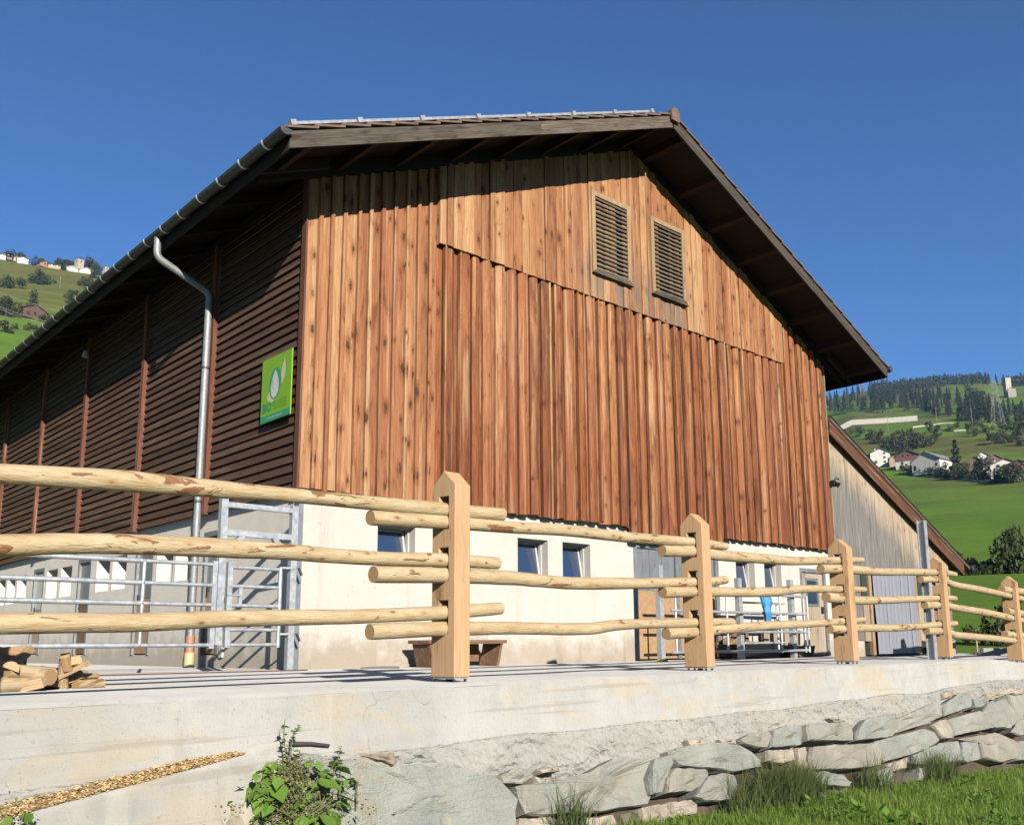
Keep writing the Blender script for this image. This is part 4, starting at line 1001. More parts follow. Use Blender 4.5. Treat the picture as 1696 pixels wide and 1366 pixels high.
# ================================================================ LOG FENCE
PH = 1.72
posts_xy = [(-4.63,-4.59), (-.96,-4.30), (2.71,-4.01), (6.40,-3.71), (10.28,-3.32), (14.5,-2.92), (18.6,-2.52)]
post_lab = ['squared pale larch fence post just beyond the left border', 'largest and nearest squared larch fence post with three mortise slots', 'second nearest squared larch fence post in front of the grey double door',
            'third squared larch fence post in front of the corner where barn meets lean-to', 'fourth squared larch fence post beside the upright steel beam', 'farthest squared larch fence post at the right border', 'squared larch fence post beyond the right border']
slots = [(.375,.645), (.80,1.075), (1.225,1.50)]
PW, PD = .085, .14                 # half along the fence, half across
def post_mesh():
    mb = MB(); zs = [.035]+[z for s in slots for z in s]+[PH-.13]; us = [-PD, -.005-.055, .055-.0, PD]
    filled = lambda r, c: not (c == 1 and r % 2 == 1)
    R, Cc = len(zs)-1, 3
    for r in range(R):
        for c in range(Cc):
            if not filled(r, c): continue
            z0, z1, u0, u1 = zs[r], zs[r+1], us[c], us[c+1]
            mb.add([(-PW,u0,z0),(-PW,u0,z1),(-PW,u1,z1),(-PW,u1,z0)], [(0,1,2,3)][::-1] if False else [(3,2,1,0)]); mb.add([(PW,u0,z0),(PW,u1,z0),(PW,u1,z1),(PW,u0,z1)], [(0,1,2,3)])
            if c == 0: mb.add([(-PW,u0,z0),(PW,u0,z0),(PW,u0,z1),(-PW,u0,z1)], [(0,1,2,3)])
            elif not filled(r, c-1): mb.add([(-PW,u0,z0),(PW,u0,z0),(PW,u0,z1),(-PW,u0,z1)], [(0,1,2,3)])
            if c == 2 or not filled(r, c+1): mb.add([(-PW,u1,z0),(-PW,u1,z1),(PW,u1,z1),(PW,u1,z0)], [(0,1,2,3)])
            if r == 0: mb.add([(-PW,u0,z0),(-PW,u1,z0),(PW,u1,z0),(PW,u0,z0)], [(0,1,2,3)])
            elif not filled(r-1, c): mb.add([(-PW,u0,z0),(-PW,u1,z0),(PW,u1,z0),(PW,u0,z0)], [(0,1,2,3)])
            if r < R-1 and not filled(r+1, c): mb.add([(-PW,u0,z1),(PW,u0,z1),(PW,u1,z1),(-PW,u1,z1)], [(0,1,2,3)])
    z1 = PH-.13
    mb.add([(-PW,-PD,z1),(PW,-PD,z1),(PW,PD,z1),(-PW,PD,z1),(-PW,0,PH),(PW,0,PH),(-PW,us[1],z1),(-PW,us[2],z1),(PW,us[1],z1),(PW,us[2],z1)],
           [(0,1,5,4),(2,3,4,5),(3,7,6,0,4),(1,8,9,2,5)])
    bm = bmesh.new(); me = bpy.data.meshes.new('post_timber'); me.from_pydata(mb.v, [], mb.f); bm.from_mesh(me)
    bmesh.ops.remove_doubles(bm, verts=bm.verts, dist=.0008); bmesh.ops.recalc_face_normals(bm, faces=bm.faces); bm.to_mesh(me); bm.free()
    me.materials.append(MAT['post']); return me
pm = post_mesh()
GRP = 'posts of the log fence'
for (x, y), lab in zip(posts_xy, post_lab):
    z = yard_z(x, y)+.004
    e = empty('fence_post', (x, y, z), lab, 'fence post', GRP); e.rotation_euler.z = math.atan(.085)+random.uniform(-.02,.02)
    o = link('timber', pm, e, bevel=.006)
    MB().box(-.075, .075, -.13, .13, .022, .0345).build('base_plate', MAT['steel'], e)
    for a, b in ((-.06,-.11), (.06,-.11), (-.06,.11), (.06,.11)): MB().tube([(a,b,.0),(a,b,.023)], .012, 8).build('bolt', MAT['steel_dark'], e)
    MB().tube([(0,0,.0),(0,0,.023)], .03, 8).build('foot', MAT['steel_dark'], e)

RAILS = [
 ('P0P1', 'thick pale top rail of the nearest fence bay at the left', [(-420,772,22),(-180,778,19.5),(0,784.6,17.5),(120,791,18),(215,797,18),(338,808,15.5),(460,818,12.5),(595,831,12),(704,841,12),(780,848,11.5),(832,852,11)]),
 ('P0P1', 'thick pale middle rail of the nearest fence bay at the left', [(-420,905,21),(-180,904,20),(0,903,19),(110,900,17.5),(215,901,17),(369,907.6,16),(460,912.5,14),(595,923,12),(739,927.6,11.5),(824,932.5,10)]),
 ('P0P1', 'bottom rail with bark patches in the nearest fence bay at the left', [(-420,1038,21),(-180,1035,19.5),(0,1032,18),(215,1030.6,16),(369,1024.5,14),(500,1022,13),(595,1020.5,12),(739,1014,11.5),(829,1007,10)]),
 ('P1P2', 'top rail of the second fence bay, left end split', [(613,857,13),(742,865,11.5),(860,874,10),(937,878,9.7),(1033,889,9),(1154,898.5,8),(1202,905,6)]),
 ('P1P2', 'middle rail with torn brown bark in the second fence bay', [(618,951,14.5),(740,952.5,13),(840,956.5,12),(890,961,11),(937,965,10.5),(1033,966,9.5),(1154,964,8),(1202,960,6.5)]),
 ('P1P2', 'crooked bottom rail of the second fence bay', [(612,1046,13.5),(737,1041,12),(840,1040,10.5),(937,1041.5,10),(985,1040,10),(1033,1034,8.5),(1159,1030.6,7.5),(1213,1030,6.5)]),
 ('P2P3', 'top rail of the third fence bay', [(1096,912,9.7),(1156,913.5,9.5),(1186,919,9),(1265,925,8.5),(1317,929,7),(1397,927.5,6),(1428,927,4.5)]),
 ('P2P3', 'middle rail of the third fence bay above the steel gate', [(1097,980.6,9.7),(1159,979.5,8.5),(1186,980,8),(1271,980,8),(1332,975,6.5),(1399,975.6,5.5),(1432,976,4.5)]),
 ('P2P3', 'bottom rail of the third fence bay across the steel gate', [(1103,1049,9.7),(1160,1046,8.5),(1189,1042.5,8.5),(1265,1036,7.5),(1332,1033,6.5),(1402,1028,5.5),(1431,1026,4.5)]),
 ('P3P4', 'top rail of the fourth fence bay below the grey boards', [(1359,942,7.6),(1397,942,7.5),(1420,943.7,7.5),(1460,946.7,6.5),(1510,947,6),(1560,948,5.5),(1582,951,4)]),
 ('P3P4', 'middle rail of the fourth fence bay across the strip curtain', [(1368,989,8.5),(1402,991.5,8),(1423,994,7),(1484,993,6),(1562,990,5),(1582,991,4)]),
 ('P3P4', 'bottom rail of the fourth fence bay across the strip curtain', [(1374,1041.6,7.5),(1405,1041.6,7),(1430,1039.5,6.5),(1484,1039.5,6),(1562,1033.4,5),(1583,1032,4)]),
 ('P4P5', 'top rail of the fifth fence bay before the green meadow', [(1525,959.5,5.5),(1560,960,5.5),(1580,968,5.5),(1621,975.6,5.5),(1683,989,4.5),(1703,994,4)]),
 ('P4P5', 'middle rail of the fifth fence bay before the green meadow', [(1531,1002,6.5),(1563,1002,6),(1582,1006,6),(1636,1015,6),(1686,1026,5),(1703,1029,4.5)]),
 ('P4P5', 'bottom rail of the fifth fence bay before the green meadow', [(1534,1044.7,6.5),(1566,1045.6,6),(1585,1051.7,6),(1636,1056,5.5),(1690,1061.7,5),(1706,1063,4.5)]),
 ('P5P6', 'top rail stub entering the farthest post from the right', [(1659,975.6,6),(1684,978.6,5.8),(1740,984,5),(1800,990,4.4)]),
 ('P5P6', 'middle rail stub entering the farthest post from the right', [(1667,1011.5,6),(1687,1015,5.8),(1740,1022,5),(1800,1028,4.4)]),
 ('P5P6', 'bottom rail stub entering the farthest post from the right', [(1664,1050,6),(1690,1052.5,5.8),(1740,1056,5),(1800,1060,4.4)])]
def catmull(tab, n):
    out = []
    for i in range(len(tab)-1):
        p0, p1, p2, p3 = tab[max(i-1,0)], tab[i], tab[i+1], tab[min(i+2, len(tab)-1)]
        for j in range(n):
            t = j/n; out.append(tuple(.5*((2*b)+(c-a)*t+(2*a-5*b+4*c-d)*t*t+(3*b-a-3*c+d)*t**3) for a, b, c, d in zip(p0, p1, p2, p3)))
    return out+[tab[-1]]
for i, (sp, lab, tab) in enumerate(RAILS):
    a, b = int(sp[1]), int(sp[3]); pa, pb = Vector((*posts_xy[a], 0)), Vector((*posts_xy[b], 0))
    d = (pb-pa).normalized(); nn = Vector((d.y, -d.x, 0)); off = .0
    pts = []; rad = []
    for x, y, h in catmull(tab, 6):
        p = onplane(x, y, pa, nn); rr = h*depth(p)/F; pts.append(p); rad.append(min(rr, .095))
    rad[0] *= .97; base = pts[0].copy()
    nr = len(pts); sd = i*7.1
    rf_ = lambda k, j: 1+.05*noise.noise(Vector((k*.33, math.cos(j*.45)*1.2, math.sin(j*.45)*1.2+sd)))+.02*noise.noise(Vector((k*1.3, j*1.1, sd)))
    pts = [p-base for p in pts]
    MB().tube(pts, rad, 14, True, 0, 1, rf_).build('fence_rail', [MAT['rail'], MAT['rail_end']], None, smooth=True, label=lab, cat='fence rail', group='rails of the log fence').location = base

# ================================================================ STEEL PENS
def bars(mb, pts, r=.021, n=8):
    return mb.tube(pts, r, n)
PY = -.16
# tall frame with small gate by the barn corner
fr = empty('gate_frame', (-.16, PY, 0), 'tall galvanised steel gate frame standing at the barn corner', 'gate frame')
def fb(mb, name, par=fr, base=None, mat=None, **k):
    o = mb.build(name, mat or MAT['steel'], par, smooth=k.pop('smooth', False))
    if par.type == 'EMPTY': o.location = -Vector(par.location)
    return o
fb(MB().box(-.20, -.12, PY-.04, PY+.04, .0, 1.96), 'upright'); fb(MB().box(-1.10, -1.02, PY-.04, PY+.04, .30, 1.97), 'upright')
fb(MB().box(-1.02, -.20, PY-.03, PY+.03, 1.87, 1.93), 'crossbar'); fb(MB().box(-1.02, -.20, PY-.03, PY+.03, 1.54, 1.61), 'crossbar')
fb(MB().obox((-.90, PY, 1.46), (.09,0,.09), (0,.028,0), (-.02,0,.02)), 'brace'); fb(MB().obox((-.33, PY, 1.46), (.09,0,-.09), (0,.028,0), (.02,0,.02)), 'brace')
for z in (1.20, .42): fb(MB().tube([(-.30,PY-.02,z),(-.20,PY-.05,z)], .014, 8), 'hinge'); 
for z in (1.18, .40): fb(MB().tube([(-.10,PY-.05,z+.03),(-.06,PY-.06,z-.06)], .016, 8), 'hook', mat=MAT['steel_dark'])
ig = empty('small_gate', (-.62, PY, .25), 'narrow four-bar steel gate hung inside the tall gate frame', 'gate')
gx0, gx1 = -.95, -.31
fb(MB().box(gx0-.03, gx0+.03, PY-.03, PY+.03, .27, 1.24), 'stile', ig); fb(MB().tube([(gx1,PY,.27),(gx1,PY,1.21)], .026, 10), 'stile', ig, smooth=True)
for z in (1.18, .965, .745, .47, .30): fb(MB().tube([(gx0+.03,PY,z),(gx1,PY,z)], .022, 10), 'bar', ig, smooth=True)
fb(MB().box(-.83, -.79, PY-.015, PY+.015, .76, .95), 'latch_plate', ig); fb(MB().tube([(-.98,PY-.03,.86),(-.83,PY-.03,.86)], .01, 8), 'latch_bolt', ig)
# long pen panel running left from the frame
pp = empty('pen_panel', (-2.6, PY, .2), 'long galvanised pen panel of horizontal tubes behind the near rails', 'gate')
for z in (1.20, .965, .745, .30):
    fb(MB().tube([(-4.7,PY,z),(-1.95,PY,z)], .027, 12), 'bar', pp, smooth=True); fb(MB().tube([(-2.0,PY,z),(-1.12,PY,z)], .022, 10), 'bar', pp, smooth=True)
for x in (-1.92, -4.68): fb(MB().tube([(x,PY,.30),(x,PY,1.20)], .022, 10), 'stile', pp, smooth=True)
fb(MB().box(-4.77, -4.69, PY-.04, PY+.04, 0, 1.30), 'end_post', pp)
fb(MB().box(-1.16, -1.105, PY-.03, PY+.03, .26, 1.24), 'stile', pp)
fb(MB().box(-4.0, -3.93, PY-.03, PY+.03, 0, 1.2), 'support_post', pp).hide_render = False
# right pen in front of the double door
RY = -.80
def gp(px, py): return onp(px, py, 1, RY)
rp_e = empty('pen_panel', (8.6, RY, .1), 'galvanised pen panels and posts before the double door', 'gate')
xa, xb = gp(1104, 1090).x, gp(1339, 1075).x
for (pa, pb) in (((1191,1080.6),(1339,1075)), ((1191,1013.4),(1338,1016.7)), ((1225,1047),(1339,1045.6)), ((1225,984),(1338,987))):
    za, zb = gp(*pa).z, gp(*pb).z; z = (za+zb)/2
    fb(MB().tube([(xa+.15,RY,z),(xb,RY,z)], .024, 10), 'bar', rp_e, smooth=True)
for px in (1120, 1205, 1294, 1333, 1339):
    x = gp(px, 1040).x; fb(MB().tube([(x,RY,gp(px,1080).z),(x,RY,gp(px,987).z)], .02, 8), 'stile', rp_e, smooth=True)
for px, pt in ((1104,936), (1236,957), (1323,960)):
    x = gp(px, 1080).x; fb(MB().box(x-.05, x+.05, RY+.06, RY+.15, -.09 if px != 1104 else .03, gp(px, pt).z), 'support_post', rp_e)
fb(MB().box(xa-.07, xa+.07, RY+.03, RY+.17, -.06, .03), 'post_foot', rp_e, mat=MAT['yellow'])
for z in (.28, .55, .80, 1.0): fb(MB().tube([(gp(1255,1040).x,RY+.30,z),(gp(1318,1040).x,RY+.22,z)], .018, 8), 'bar', rp_e, smooth=True)
for px in (1250, 1310): fb(MB().tube([(gp(px,1040).x,RY+.28,.1),(gp(px,1040).x,RY+.28,1.02)], .02, 8), 'stile', rp_e, smooth=True)
# blue cloth hung on the pen
c = gp(1266, 1000); V = []; nx, nz = 8, 14
for i in range(nx):
    for k in range(nz):
        u, v = i/(nx-1), k/(nz-1); w = lerp(.22, .08, v**1.5)
        V.append((c.x-.05+(u-.5)*w*1.6+.08*v, RY-.05-.05*math.sin(u*9+v*2)-.03*noise.noise(Vector((u*3, v*4, 0))), lerp(1.10, .62, v)-(.10*abs(u-.6) if v > .7 else 0)))
cl = npmesh('blue_cloth', V, [(i*nz+k, i*nz+k+1, (i+1)*nz+k+1, (i+1)*nz+k) for i in range(nx-1) for k in range(nz-1)], MAT['blue'], True)
o = link('blue_cloth', cl, None, label='bright blue jacket hanging over the steel pen bars', cat='jacket'); s_ = o.modifiers.new('thick', 'SOLIDIFY'); s_.thickness = .015
# clutter behind the pen
def thing_box(name, px, py, plane_y, size, mat, label, cat, rot=(0,0,0), z0=None):
    p = onp(px, py, 1, plane_y); e = MB().box(-size[0]/2, size[0]/2, -size[1]/2, size[1]/2, 0, size[2])
    o = e.build(name, mat, None, bevel=.008, label=label, cat=cat); o.location = (p.x, p.y, p.z if z0 is None else z0); o.rotation_euler = rot; return o
def tub(name, cx_, cy_, l, w, h, mat, label, cat):
    mb = MB(); t = .03; e = .86
    o_ = [(-l/2*e,-w/2*e,0),(l/2*e,-w/2*e,0),(l/2*e,w/2*e,0),(-l/2*e,w/2*e,0)]; p_ = [(-l/2,-w/2,h),(l/2,-w/2,h),(l/2,w/2,h),(-l/2,w/2,h)]
    q_ = [(x*(1-2*t/l), y*(1-2*t/w), h) for x, y, _ in p_]; r_ = [(x*(1-2*t/l), y*(1-2*t/w), t) for x, y, _ in o_]
    mb.add(o_+p_+q_+r_, [(0,3,2,1)]+[(i, (i+1) % 4, 4+(i+1) % 4, 4+i) for i in range(4)]+[(4+i, 4+(i+1) % 4, 8+(i+1) % 4, 8+i) for i in range(4)]+[(8+i, 8+(i+1) % 4, 12+(i+1) % 4, 12+i) for i in range(4)]+[(12,13,14,15)])
    o = mb.build(name, mat, None, bevel=.006, label=label, cat=cat); o.location = (cx_, cy_, yard_z(cx_, cy_)); return o
tub('feed_trough', 9.1, -.30, 1.5, .45, .26, MAT['black'], 'long black plastic trough lying low behind the pen bars', 'trough')
tub('feed_trough', 10.6, -.28, .9, .4, .22, MAT['black'], 'short black tub nearer the old wooden door', 'trough')
o = MB().box(-.5, .5, -.02, .02, 0, .28).build('plank_offcut', MAT['old_wood'], None, label='brown board leaning behind the pen near the plaster wall', cat='board'); o.location = (8.9, -.08, .16); o.rotation_euler = (.05, -.30, 0)
o = MB().box(-.65, .65, -.02, .02, 0, .30).build('plank_offcut', MAT['board_z'], None, label='pale board propped along the wall under the right windows', cat='board'); o.location = (10.5, -.06, .24); o.rotation_euler = (.05, 0.02, 0)
o = MB().box(-.32, .32, -.02, .02, -.035, .035).build('rusty_bar', MAT['rust'], None, label='short rusty red iron bar slanting to the ground by the pen', cat='bar'); o.location = (9.95, -.70, .12); o.rotation_euler = (0, .42, .2)
# steel beam by the fourth post
sp = MB(); bx_, by_ = onp(1540, 1091, 2, -.02).x, 0
p4 = Vector((*posts_xy[4], 0)); bp = p4+Vector((-.36, .02, 0)); zb = yard_z(bp.x, bp.y)
for a in (-.06, .06): sp.box(bp.x-.05, bp.x+.05, bp.y+a-.007, bp.y+a+.007, zb, 2.30)
sp.box(bp.x-.006, bp.x+.006, bp.y-.053, bp.y+.053, zb, 2.30)
sp.build('steel_beam', MAT['steel'], None, label='upright galvanised steel beam standing next to the fourth fence post', cat='beam')

# ================================================================ SMALL THINGS ON THE YARD
be = empty('low_bench', (2.35, -.55, 0), 'low rough wooden bench against the plaster behind the nearest post', 'bench')
BY = -.45
x0, x1 = onp(692, 1066, 1, BY).x, onp(821, 1066, 1, BY).x; zt = .30
def bb(mb, name, mat=MAT['old_wood']): o = mb.build(name, mat, be, bevel=.004); o.location = -Vector(be.location)
bb(MB().box(x0, x1, BY-.24, BY+.22, zt, zt+.045), 'top_board')
for s_, x in ((1, x0+.14), (-1, x1-.14)):
    bb(MB().prism([(x-.02,BY-.20,-.05),(x+.02,BY-.20,-.05),(x+.02+.08*(-s_),BY-.20,zt-.002),(x-.02+.08*(-s_),BY-.20,zt-.002)], (0,.38,0)), 'side_board')
bb(MB().box(x0+.2, x1-.2, BY+.12, BY+.15, .06, zt-.004), 'back_board')
o = MB(); V = [(.20*math.cos(a)*1.3, .20*math.sin(a), z) for z in (.0, .022) for a in [2*math.pi*i/22 for i in range(22)]]
o.add(V, [tuple(range(21, -1, -1)), tuple(range(22, 44))]+[(i, (i+1) % 22, 22+(i+1) % 22, 22+i) for i in range(22)])
o = o.build('metal_lid', MAT['grey_panel'], None, label='flat round metal lid lying by the foot of the plaster wall', cat='lid'); o.location = (.98, -.38, -.008); o.rotation_euler = (.03, -.03, 0)
# grate strip and small socket box by the corner
o = MB().box(-.5, -.40, -.02, .01, .12, .30).build('socket_box', MAT['white_paint'], None, label='small white box fixed low beside the first side door', cat='box'); o.location = (.35, 2.1, .0); o.rotation_euler.z = math.radians(90)
o.location = (.03, 2.55, .02)
dm = MB()
dm.box(-5.5, -.05, -.42, -.40, -.005, .012); dm.build('drain_edge', MAT['rust'], None, label='thin rusty drain edge set in the yard beside the pen', cat='drain')

# firewood offcuts
rw = random.Random(5); FW = []
def offcut(px, py, kind, L, r, rz, tilt, lab, z=0.0):
    p = onp(px, 1143, 1, -3.05+rw.uniform(-.14,.14)); p.z = yard_z(p.x, p.y); L *= 1.12; r *= 1.12; z *= 1.12
    if kind == 'log':
        k = rw.uniform(.85, 1.1); mb = MB().tube([(-L/2,0,0),(-L/4,.004,0),(L/4,-.003,0),(L/2,0,0)], [r,r*1.03,r*.98,r*k], 14, True, 0, 1)
        o = mb.build('firewood', [MAT['rail'], MAT['rail_end']], None, smooth=True, label=lab, cat='firewood', group='firewood offcuts on the yard')
    elif kind == 'half':
        pr_ = [(r*math.cos(a), r*math.sin(a)) for a in [math.pi*i/9 for i in range(10)]]
        mb = MB().prism([(-L/2, y, z_-.3*r) for y, z_ in pr_], (L,0,0)); o = mb.build('firewood', MAT['fire'], None, label=lab, cat='firewood', group='firewood offcuts on the yard')
    else:
        mb = MB().prism([(-L/2,-r,-r*.7),(-L/2,r*.9,-r*.8),(-L/2,r*1.05,r*.6),(-L/2,-r*.85,r*.75)], (L,0,0)); o = mb.build('firewood', MAT['fire2'] if kind == 'block' else MAT['fire'], None, bevel=.004, label=lab, cat='firewood', group='firewood offcuts on the yard')
    o.location = (p.x, p.y, p.z+z); o.rotation_euler = (rw.uniform(-.4,.4), tilt, rz)
MAT['fire'] = wood('firewood_tan', [(.52,.33,.17), (.68,.47,.26), (.85,.66,.42)], 0, .2); MAT['fire2'] = wood('firewood_orange', [(.70,.38,.17), (.82,.52,.26), (.95,.72,.44)], 0, .2)
Z = lambda x, y: (x/8.48, 1060+y/8.48)
cut = [(1240,690,'log',.20,.034,.35,0,'round cut log piece at the right end of the firewood heap',.03), (1100,680,'block',.14,.05,1.5,1.2,'dark barked block next to the right end log',.06),
 (1010,650,'block',.18,.045,.8,.2,'pale orange block leaning left of the dark barked piece',.05), (880,600,'log',.27,.030,1.2,1.15,'pale peeled stick standing upright in the firewood heap',.11),
 (750,710,'block',.14,.042,.4,0,'square orange block at the front of the firewood heap',.035), (560,700,'half',.20,.04,.2,.1,'grey half round offcut under the slanting slab',.03),
 (500,640,'slab',.45,.030,.25,-.22,'long brown slab lying slanted across the firewood heap',.09), (380,650,'block',.22,.045,2.4,.2,'wedge of orange wood left of the brown slab',.06),
 (520,560,'log',.24,.05,1.9,0,'hollow round log with dark end behind the slab',.10), (400,500,'log',.30,.045,.3,.1,'smooth pale log lying behind at the heap middle',.12),
 (250,540,'block',.26,.04,1.0,.9,'bright squared stick tilted in the left of the heap',.13), (100,650,'log',.32,.05,.35,0,'thick pale log at the left border of the heap',.05),
 (170,470,'half',.24,.05,1.2,.2,'reddish half round piece on the left part of the heap',.15), (60,300,'block',.20,.06,.3,.2,'reddish block on top at the left border of the heap',.28),
 (60,220,'slab',.22,.045,.2,-.1,'flat brown slab topmost at the left border of the heap',.36), (250,290,'slab',.20,.035,.8,-.5,'notched yellow offcut leaning on the left pile',.26),
 (20,420,'block',.24,.06,1.3,0,'dark red brown block in the shade at the left border',.17), (720,510,'block',.16,.04,.6,.1,'yellow brown block behind the upright stick',.12),
 (960,430,'block',.18,.04,1.7,.5,'small orange block at the back of the heap',.15), (1030,480,'half',.20,.038,2.2,.4,'rough brown piece behind the orange blocks',.11),
 (910,370,'block',.12,.03,.9,.9,'pale chip topmost behind the upright stick',.21), (1210,580,'slab',.16,.025,.5,0,'thin white chip above the right end log',.085), (50,540,'log',.26,.04,2.0,.3,'knotty pale branch at the left of the heap',.12)]
for q in cut:
    fx, fy_ = Z(q[0], 0)[0], 1146
    offcut(fx, fy_, q[2], q[3], q[4], q[5], q[6], q[7], max(q[4]*.8, (742-q[1])/8.48/255))
# ================================================================ PLANTS AT THE WALL
def weed(px, py, off, spots, tall, nherb, label, seed, extra=0):
    rg = random.Random(seed); base = wp(px, py, off); base.z = LAWN+.0
    e = empty('weed', base, label, 'weed')
    # broad toothed leaf, shared
    L = MB(); prof_ = [(0,0),(.16,.30),(.30,.40),(.42,.36),(.5,.40),(.64,.27),(.8,.15),(1,0)]
    vs = []
    for t, w in prof_: vs += [(t, -w*.9, -.10*t*t+.10*abs(w)), (t, 0, -.10*t*t-.02), (t, w*.9, -.10*t*t+.10*abs(w))]
    L.add(vs, [f for i in range(len(prof_)-1) for f in ((i*3, i*3+3, i*3+4, i*3+1), (i*3+1, i*3+4, i*3+5, i*3+2))])
    l0 = None; stems = MB()
    for (sx, sy, size, az) in spots:
        p = wp(sx, sy, off+rg.uniform(-.02, .12))
        q = wp(px+rg.uniform(-40, 40), py+30, off); stems.tube([q-base, (q.lerp(p, .55)+nb*.03)-base, p-base], [.006, .004, .003], 5)
        if l0 is None: o = L.build('leaf', MAT['leaf'], e, smooth=True); l0 = o.data
        else: o = bpy.data.objects.new('leaf', l0); COL.objects.link(o); o.parent = e
        o.location = p-base; o.scale = (size, size, size); o.rotation_euler = (rg.uniform(-.5,.5), rg.uniform(.2, .95), math.radians(az)+rg.uniform(-.3,.3))
    for _ in range(extra):
        x = rg.gauss(px, 50); y = py-rg.uniform(-30, 105)+abs(x-px)*.55; p = wp(x, y, off+rg.uniform(-.03,.14))
        o = bpy.data.objects.new('leaf', l0); COL.objects.link(o); o.parent = e; o.location = p-base; sz = rg.uniform(.03, .085); o.scale = (sz, sz*rg.uniform(.6, 1), sz)
        o.rotation_euler = (rg.uniform(-.7,.7), rg.uniform(-.5, 1.0), rg.uniform(0, 6.28))
    for (pts) in tall:
        w = [wp(x, y, off+.02)-base for x, y in pts]; stems.tube(w, [.007]+[.004]*(len(w)-2)+[.002], 5)
        for i in range(26):
            t = rg.uniform(.35, 1)*(len(w)-1); k = min(int(t), len(w)-2); c = w[k].lerp(w[k+1], t-k)
            if l0 is None: continue
            o = bpy.data.objects.new('leaf', l0); COL.objects.link(o); o.parent = e; o.location = c; sz = rg.uniform(.018, .045); o.scale = (sz, sz, sz)
            o.rotation_euler = (rg.uniform(-.5,.5), rg.uniform(-.6,.3), rg.uniform(0, 6.28))
    stems.build('stem', MAT['stem'], e)
    V = []; Fc = []
    for _ in range(nherb):
        x = rg.gauss(px, 48); y = py+rg.uniform(-95, 40); y += abs(x-px)*.7
        p = wp(x, y, off+rg.uniform(-.05,.10))-base
        for k in range(7):
            d = Vector((rg.uniform(-1,1), rg.uniform(-1,1), rg.uniform(-.3,1.3))).normalized(); Ln = rg.uniform(.008, .024); s_ = d.cross(Vector((rg.random(), rg.random(), .3))).normalized()*Ln*.35
            c = p+Vector((rg.uniform(-.03,.03), rg.uniform(-.03,.03), rg.uniform(-.05,.05))); b0 = len(V)
            V += [tuple(c), tuple(c+d*Ln*.5+s_), tuple(c+d*Ln), tuple(c+d*Ln*.5-s_)]; Fc.append((b0, b0+1, b0+2, b0+3))
    o = link('seed_heads', npmesh('seed_heads', V, Fc, MAT['herb']), e, kind='stuff')
zc = lambda x, y: (360+x/6.057, 1160+y/6.057)
LS_ = [(580,610,.10,200),(640,590,.08,330),(420,810,.11,190),(520,780,.11,220),(420,910,.09,230),(600,850,.13,250),(570,880,.11,200),(740,750,.09,20),(650,690,.07,60),(1010,790,.14,300),(1000,700,.07,330),
       (1180,800,.12,10),(1190,660,.11,20),(1200,590,.10,60),(1170,930,.13,330),(1280,910,.06,20),(1060,1130,.15,280),(1110,1090,.12,300),(930,1190,.12,290),(850,1150,.11,250),(680,1190,.14,260),(460,1000,.10,220),
       (330,1230,.10,180),(1230,1000,.09,0),(540,950,.08,240),(760,1230,.12,280),(1090,720,.06,10),(700,820,.06,100),(480,870,.09,210),(620,760,.08,240),(560,700,.07,200),(660,640,.06,90),(990,1160,.10,260),(880,1240,.13,270),(1040,1240,.12,300),(540,1050,.09,210),(380,880,.08,200)]
weed(490, 1345, .20, [(*zc(x, y), s*1.2, a) for x, y, s, a in LS_], [[(478,1300),(474,1255),(470,1220),(472,1190)], [(484,1300),(480,1250),(486,1215),(496,1200)], [(560,1330),(566,1290),(558,1262),(566,1235)], [(590,1340),(592,1300),(580,1288)]], 620,
     'leafy green weed with tall flowering stem growing against the concrete', 8, 210)
weed(20, 1420, .42, [(x, y, .09, a) for x, y, a in ((20,1352,200),(45,1360,330),(5,1362,180),(60,1372,340),(30,1376,250),(-10,1372,200),(40,1345,60))], [], 60, 'small leafy weed at the lower left corner below the sawdust', 9)
# brown root stub under the concrete
a, b = wp(485, 1231, .05), wp(545, 1234, .05)
MB().tube([a, a.lerp(b, .5)+Vector((0,0,.006)), b], [.014,.012,.01], 8).build('dead_branch', MAT['trunk'], None, label='brown dead stick lying on the footing above the weed', cat='branch')

# ================================================================ BACKGROUND
def gpos(px, rr, py=None):
    d = ray(px, py if py is not None else (440 if px < 600 else (640 if rr > 800 else 950))); k = rr/math.hypot(d.x, d.y); x, y = CAM.x+d.x*k, CAM.y+d.y*k; return Vector((x, y, ground_z(x, y)))
def find(px, py, lo=60, hi=1900):          # where the sight line meets the hillside
    d = ray(px, py); h = math.hypot(d.x, d.y); prev = lo; r = lo
    while r < hi:
        p = CAM+d*(r/h)
        if ground_z(p.x, p.y) >= p.z: break
        prev = r; r *= 1.012
    a, b = prev, r
    for _ in range(14):
        m = (a+b)/2; p = CAM+d*(m/h)
        if ground_z(p.x, p.y) >= p.z: b = m
        else: a = m
    p = CAM+d*(b/h); return Vector((p.x, p.y, ground_z(p.x, p.y)))

